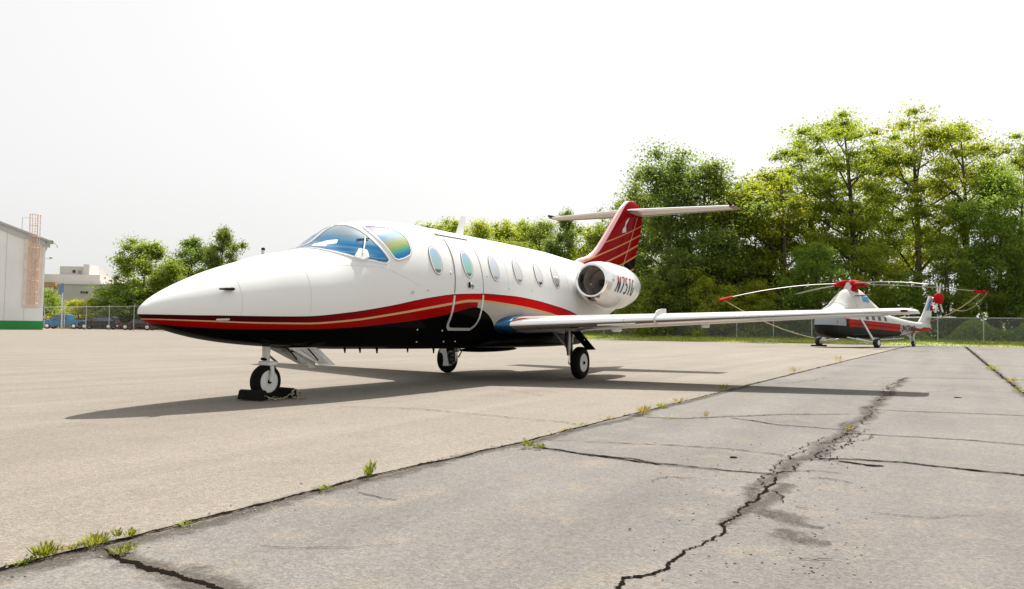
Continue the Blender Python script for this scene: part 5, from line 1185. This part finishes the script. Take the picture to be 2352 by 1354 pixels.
# ------------------------------------------------------------------ the covered helicopter
hp = at(1945, 46.9, 0.0); los = (hp-Vector((CAM.x, CAM.y, 0))); los.z = 0; los.normalize(); rgt = Vector((los.y, -los.x, 0)); G_ = R(28.5)
ax_ = los*math.cos(G_)+rgt*math.sin(G_); HRZ = math.atan2(ax_.y, ax_.x)
heli = empty('helicopter', hp, HRZ); tag(heli, 'parked white, black and red cargo helicopter with a canvas cover over cockpit and rotor mast', 'helicopter')
HX = [-3.0, -2.97, -2.85, -2.55, -2.1, -1.4, 0, 2.6, 4.0, 5.4, 7.0, 8.6, 10.2, 10.95, 11.1]
HT = pchip(HX, [1.25, 1.5, 1.72, 1.92, 2.06, 2.16, 2.22, 2.22, 2.12, 1.95, 1.78, 1.66, 1.62, 1.58, 1.4])
HB = pchip(HX, [1.25, 1.0, .82, .66, .57, .52, .50, .50, .54, .62, .76, .92, 1.02, 1.1, 1.3])
HW = pchip(HX, [.02, .26, .46, .62, .70, .75, .76, .76, .70, .60, .46, .33, .22, .14, .03])
def hsec(x, th, off=0.0, n=3.0):
    s, c = math.sin(th), math.cos(th); m = (HT(x)+HB(x))/2; hh = (HT(x)-HB(x))/2+off; w = HW(x)+off
    return Vector((x, -w*math.copysign(abs(s)**(2/n), s), m+hh*math.copysign(abs(c)**(2/n), c)))
def hside(x, z, off=0.0, port=True):
    m = (HT(x)+HB(x))/2; hh = (HT(x)-HB(x))/2; k = max(0.0, 1-min(1, abs(z-m)/hh)**3)**(1/3); return Vector((x, (-HW(x)*k-off)*(1 if port else -1), z))
def heli_mat():
    m = bpy.data.materials.new('helicopter_livery'); m.use_nodes = True; N, L = m.node_tree.nodes, m.node_tree.links; b = N['Principled BSDF']; b.inputs['Roughness'].default_value = .5; b.inputs['Specular IOR Level'].default_value = .15; b.inputs['Coat Weight'].default_value = .08
    tc = N.new('ShaderNodeTexCoord'); sp = N.new('ShaderNodeSeparateXYZ'); L.new(tc.outputs['Object'], sp.inputs[0]); X, Z = sp.outputs[0], sp.outputs[2]
    def mt(op, a, b_):
        n = N.new('ShaderNodeMath'); n.operation = op
        for i, v in enumerate((a, b_)):
            if hasattr(v, 'is_linked'): L.new(v, n.inputs[i])
            else: n.inputs[i].default_value = v
        return n.outputs[0]
    def mix(f, a, b_):
        x = N.new('ShaderNodeMix'); x.data_type = 'RGBA'; L.new(f, x.inputs[0])
        for s_, v in ((6, a), (7, b_)):
            if hasattr(v, 'is_linked'): L.new(v, x.inputs[s_])
            else: x.inputs[s_].default_value = (*v, 1)
        return x.outputs[2]
    nz = N.new('ShaderNodeTexNoise'); nz.inputs['Scale'].default_value = 2.2; nz.inputs['Detail'].default_value = 5; L.new(tc.outputs['Object'], nz.inputs['Vector'])
    wh = mix(nz.outputs['Fac'], (.50, .50, .49), (.70, .70, .69)); bk = mix(nz.outputs['Fac'], (.003, .003, .003), (.012, .011, .010))
    v = mt('SUBTRACT', Z, mt('MULTIPLY', X, -.035))
    band_ = mt('MULTIPLY', mt('GREATER_THAN', v, 1.18), mt('LESS_THAN', v, 1.36)); b2 = mt('MULTIPLY', mt('GREATER_THAN', v, 1.41), mt('LESS_THAN', v, 1.63))
    aft = mt('GREATER_THAN', mt('ADD', X, mt('MULTIPLY', v, .0)), -1.1)
    red = mt('MULTIPLY', mt('ADD', band_, b2), aft)
    up = mt('GREATER_THAN', v, 1.65)
    c = mix(up, bk, wh); c = mix(mt('MULTIPLY', mt('LESS_THAN', X, -1.45), mt('GREATER_THAN', v, 1.22)), c, (.30, .33, .36)); c = mix(red, c, (.42, .010, .010))
    L.new(c, b.inputs['Base Color']); return m
M_HEL = heli_mat(); M_CANV = pmat('white_canvas', (.62, .61, .57), .85, var=.10, vscale=1.4, bump=.9, bscale=2.5); M_REDC = pmat('red_cloth', (.40, .008, .010), .85, spec=.1, var=.25, vscale=4, bump=.8, bscale=8)
hx = [-2.99]+list(np.arange(-2.95, 11.08, .15))+[11.09]
MB().loft([[hsec(x, t) for t in np.linspace(0, 2*PI, 49)[:-1]] for x in hx], True).build('fuselage', M_HEL, heli)
# red wedge at the front of the bands
wd = MB(); vs = [hside(-1.6, 1.72, .01), hside(-1.05, 1.72, .01), hside(-.75, 1.0, .01), hside(-1.05, 1.30, .01)]; wd.add(vs, [(0, 1, 2, 3)]); wd.build('red_wedge', M_REDC, heli)
# canvas cover, cockpit hump and mast
CX = [-2.45, -2.2, -1.7, -1.25, -.85, -.5, -.2, .4, 1.2, 1.55, 2.0, 2.6, 3.1, 3.4]
CT = pchip(CX, [2.02, 2.2, 2.42, 2.72, 3.12, 3.42, 3.54, 3.58, 3.55, 3.42, 3.12, 2.72, 2.38, 2.16]); CWd = pchip(CX, [.62, .70, .74, .74, .70, .66, .62, .60, .60, .62, .66, .70, .74, .74])
rings = []
for x in np.linspace(-2.45, 3.4, 48):
    w0 = HW(x)+.03; zt_ = CT(x); zb_ = 2.0 if x > -2.3 else 1.95; ring = []
    for t in np.linspace(0, PI, 29):
        cc = math.cos(t); ss = math.sin(t); k = abs(ss)**.75; w = w0*(1-.42*max(0, (ss-.15))*(zt_-2.1)/1.5); z = zb_+(zt_-zb_)*k
        ring.append((x, -cc*w*1.0 if k < 1 else 0, z+.02*noise.noise(Vector((x*3, t*3, 1)))))
    rings.append(ring)
MB().loft(rings, True, True, True).build('canvas_cover', M_CANV, heli)
for x in (-1.3, -.1, 1.9):
    i = int((x+2.45)/5.85*47); MB().tube([Vector(p)*1.0+Vector((0, 0, .004)) for p in rings[i]], .012, 4).build('cover_seam', pmat('canvas_seam', (.45, .44, .41), .9), heli)
i = int((1.55+2.45)/5.85*47)
def oncov(x, z, off=.02):
    zt_ = CT(x); k = min(1, max(0, (z-2.0)/(zt_-2.0))); ss = k**(1/.75); cc = math.sqrt(max(0, 1-ss*ss)); w = (HW(x)+.03)*(1-.42*max(0, ss-.15)*(zt_-2.1)/1.5); return Vector((x, -cc*w-off, z))
mb = MB(); vs = []; 
for a in np.linspace(.7, 1.5, 6):
    for b_ in np.linspace(2.78, 3.12, 5): vs.append(oncov(a, b_+(a-.7)*-.05, .03))
fs = [(5*i+j, 5*i+j+1, 5*i+j+6, 5*i+j+5) for i in range(5) for j in range(4)]; mb.add(vs, fs); st_ = mb.build('blue_label', pmat('blue_label', (.03, .25, .55), .5), heli)
mb = MB(); 
for a, b_, w, h in ((.80, 2.98, .10, .10), (.97, 2.97, .08, .06), (1.10, 2.96, .10, .09), (1.26, 2.95, .12, .06)): mb.add([oncov(a, b_, .036), oncov(a+w, b_, .036), oncov(a+w, b_+h, .036), oncov(a, b_+h, .036)], [(0, 1, 2, 3)])
mb.build('print', pmat('print_light', (.10, .45, .75), .5), st_)
# rotor head cover, blades
RX, RZ = .45, 4.02
MB().revolve([(3.38, .46), (3.5, .42), (3.62, .38), (3.76, .34)], (RX, 0, 0), (0, 0, 1), 20).build('mast_cover', M_REDC, heli)
wp_ = MB(); lq = Vector((math.cos(G_), math.sin(G_), 0)); rq = Vector((math.sin(G_), -math.cos(G_), 0)); pc = Vector((RX, 0, 0))-lq*.47-rq*.16
vs = [pc-rq*.26+Vector((0, 0, 3.50)), pc+rq*.16+Vector((0, 0, 3.50)), pc+rq*.30+lq*.1+Vector((0, 0, 3.93)), pc-rq*.06+lq*.1+Vector((0, 0, 3.93))]; vs += [v+lq*.04 for v in vs]; wp_.add(vs, [(0,1,2,3),(7,6,5,4),(0,4,5,1),(1,5,6,2),(2,6,7,3),(3,7,4,0)]); wp_.build('cover_panel', M_CANV, heli)
MB().revolve([(3.74, .30), (3.84, .34), (3.94, .25), (3.98, .02)], (RX, 0, 0), (0, 0, 1), 20).build('hub_cover', M_REDC, heli); MB().tube([(RX, 0, 3.94), (RX, 0, 4.08)], [.06, .03], 8).build('hub_cap', M_GALV, heli)
lat = (-HRZ)        # blade azimuths are measured from the view's right-hand side
base = math.atan2(rgt.y, rgt.x)-HRZ
M_BLADE = pmat('blade_grey', (.34, .33, .30), .5, var=.1)
tips = {}
for k, (az, droop, L_) in enumerate(((.44, .38, 8.4), (.44+PI, 1.10, 8.1), (.44-PI/2, .50, 8.3), (.44+PI/2, .25, 8.2))):
    d = Vector((math.cos(base+az), math.sin(base+az), 0)); nn = Vector((-d.y, d.x, 0))
    def bp_(r): return Vector((RX, 0, 3.86))+d*r+Vector((0, 0, -droop*(r/L_)**2))
    rings = []
    for r in np.linspace(.5, L_, 16): c = bp_(r); w = .15; rings.append([c+nn*w+Vector((0,0,0)), c+nn*.08+Vector((0,0,.022)), c-nn*w*.9+Vector((0,0,.012)), c-nn*w+Vector((0,0,-.01)), c+nn*.08+Vector((0,0,-.02))])
    b_ = MB().loft(rings, False).build('rotor_blade', M_BLADE, heli)
    MB().tube([bp_(.15)+Vector((0, 0, -.02)), bp_(.45)+Vector((0, 0, .03)), bp_(.95)+Vector((0, 0, -.04)), bp_(1.15)], [.22, .20, .13, .05], 10).build('root_sock', M_REDC, b_)
    if k < 2: MB().loft([[p+(p-bp_(r))*.35 for p in [bp_(r)+nn*.2, bp_(r)+nn*.08+Vector((0,0,.06)), bp_(r)-nn*.2+Vector((0,0,.03)), bp_(r)-nn*.2+Vector((0,0,-.02)), bp_(r)+nn*.08+Vector((0,0,-.07))]] for r in np.linspace(L_-.75, L_+.03, 5)], False).build('tip_sock', M_REDC, b_)
    tips[k] = bp_(L_-.2)
def sag(a, b_, s, n=14): return [Vector(a).lerp(Vector(b_), t)+Vector((0, 0, -s*4*t*(1-t))) for t in np.linspace(0, 1, n)]
MB().tube(sag(tips[0], (10.7, -.2, 1.75), .25), .028, 5).build('tie_rope', M_ROPE, heli)
MB().tube(sag(tips[0]+Vector((.3, -.2, 0)), Vector((10.7, -.2, 1.75)).lerp(tips[0], .45), .55), .016, 5).build('tie_rope', M_ROPE, heli)
MB().tube(sag(tips[1], (-.4, 1.9, .5), .3), .028, 5).build('tie_rope', M_ROPE, heli)
# windows, doors, lettering
for k, x in enumerate((.85, 1.6, 2.35, 3.15)):
    mb = MB(); q = [(x, 1.68-.02*k), (x+.36, 1.67-.02*k), (x+.36, 1.93-.02*k), (x, 1.94-.02*k)]; mb.add([hside(a, b_, .012) for a, b_ in q], [(0, 1, 2, 3)]); mb.build('window', M_DK, heli)
mb = MB(); q = [hside(a, b_, .02) for a, b_ in ((5.55, .99), (6.9, .98), (8.1, .97), (9.6, .99), (9.6, 1.36), (8.1, 1.40), (6.9, 1.44), (5.55, 1.48))]; mb.add(q, [(0, 1, 6, 7), (1, 2, 5, 6), (2, 3, 4, 5)]); sg = mb.build('name_panel', pmat('sign_grey', (.66, .63, .60), .6, var=.08), heli)
def onsg(u, v): a = 5.68+u; return hside(a, 1.04-.020*u+v*(1-.03*u), .035)
strokes('UNICRANE', .37, 1.14, .085, 0, onsg, .05, .115).build('lettering', pmat('sign_dark', (.05, .04, .04), .6), sg, recalc=False)
mb = MB(); q = [hside(a, b_, .02) for a, b_ in ((5.78, .74), (7.6, .84), (7.6, .95), (5.78, .95))]; mb.add(q, [(0, 1, 2, 3)]); mb.build('small_panel', pmat('sign_grey', (.52, .50, .47), .6), heli)
mb = MB(); mb.add([hside(a, b_, .012) for a, b_ in ((-.6, .75), (1.0, .75), (1.0, 1.25), (-.6, 1.25))], [(0, 1, 2, 3)]); mb.build('cargo_door', pmat('heli_dark', (.03, .03, .03), .6), heli)
mb = MB(); mb.sphere((-2.2, -.52, 1.45), .34, 14, (.9, .5, .9)); mb.build('nose_dome', pmat('blue_grey', (.07, .16, .26), .4), heli)
MB().tube([(2.2, -.3, 3.25), (-.9, -1.0, 3.05)][::-1], .04, 6).build('exhaust_brace', pmat('heli_dark', (.03, .03, .03), .6), heli)
# tail pylon, tail rotor, stabiliser
PZ = [1.5, 2.0, 2.6, 3.2, 3.5]; pl = pchip(PZ, [9.1, 9.75, 10.3, 10.75, 11.0]); pt_ = pchip(PZ, [10.95, 11.2, 11.35, 11.45, 11.42])
MB().loft([[(pl(z)+(pt_(z)-pl(z))*(.5-.5*math.cos(t)), .13*math.sin(t)*(1.3-.25*(z-1.5)), z) for t in np.linspace(0, 2*PI, 21)[:-1]] for z in np.linspace(1.45, 3.5, 12)], True).build('tail_pylon', pmat('heli_white', (.62, .62, .61), .5, var=.1), heli)
mb = MB(); mb.add([(10.25, -.185, 2.5), (10.5, -.185, 2.45), (10.95, -.17, 3.15), (10.8, -.17, 3.25)], [(0, 1, 2, 3)]); mb.build('blue_flash', pmat('blue_label', (.03, .25, .55), .5), heli)
MB().box((10.75, 0, 2.0), (.75, 3.4, .07)).build('tail_stabiliser', pmat('heli_white', (.62, .62, .61), .5, var=.1), heli, .02)
tc_ = Vector((11.2, -.55, 3.3)); MB().tube([(11.2, 0, 3.3), tc_], .10, 8).build('tail_gearbox', M_GALV, heli); MB().sphere(tc_, .44, 14, (1, .7, .95)).build('tail_rotor_cover', M_REDC, heli)
for a in (1.25, 1.85, 4.15, 5.35):
    d = Vector((math.cos(a)*.95, 0, math.sin(a))); MB().loft([[tc_+d*r+Vector((dx_, dy_, 0)) for dx_, dy_ in ((-.08, -.02), (.08, -.02), (.08, .02), (-.08, .02))] for r in (.3, 1.15)], False).build('tail_rotor_blade', pmat('heli_white', (.62, .62, .61), .5, var=.1), heli)
MB().box((10.95, -.18, 2.65), (.3, .03, .35)).build('red_patch', M_REDC, heli)
# landing gear
for s in (-1, 1):
    y = s*1.83; t = MB().revolve([(-.12, .13), (-.125, .24), (-.08, .30), (.08, .30), (.125, .24), (.12, .13)], (0, y, .30), (0, 1, 0), 28).build('main_wheel', M_TYRE, heli)
    MB().revolve([(-.122, 0), (-.124, .05), (-.135, .15), (.135, .15), (.124, .05), (.122, 0)], (0, y, .30), (0, 1, 0), 20).build('rim', M_GWHITE, t)
    MB().tube([(0, y*.93, .32), (.15, s*.78, 1.75)], .055, 8).build('shock_strut', M_GWHITE, heli); MB().tube([(0, y*.9, .30), (1.9, s*.7, .58)], .045, 8).build('drag_strut', M_GWHITE, heli); MB().tube([(0, y*.95, .30), (.0, s*.6, .55)], .045, 8).build('axle_strut', M_GWHITE, heli)
    MB().tube([(0, y*.9, .30), (-1.2, s*.65, .60)], .04, 8).build('fore_strut', M_GWHITE, heli)
t = MB().revolve([(-.08, .08), (-.085, .16), (-.05, .21), (.05, .21), (.085, .16), (.08, .08)], (8.6, 0, .21), (0, 1, 0), 24).build('tail_wheel', M_TYRE, heli); MB().revolve([(-.088, 0), (-.09, .10), (.09, .10), (.088, 0)], (8.6, 0, .21), (0, 1, 0), 16).build('rim', M_GWHITE, t)
for s in (-1, 1): MB().tube([(8.6, s*.11, .22), (8.35, s*.12, .62), (8.5, s*.15, 1.0)], [.04, .06, .06], 8).build('tail_fork', M_GWHITE, heli)
MB().tube([(8.4, 0, .6), (7.4, 0, .85)], .05, 8).build('tail_strut', M_GWHITE, heli)
MB().tube([(2.3, -.55, .44), (6.6, -.3, .56)], .035, 6).build('belly_tube', M_GWHITE, heli)
MB().box((-.02, 1.83, .05), (1.0, .5, .10)).build('wheel_pad', M_TYRE, heli)
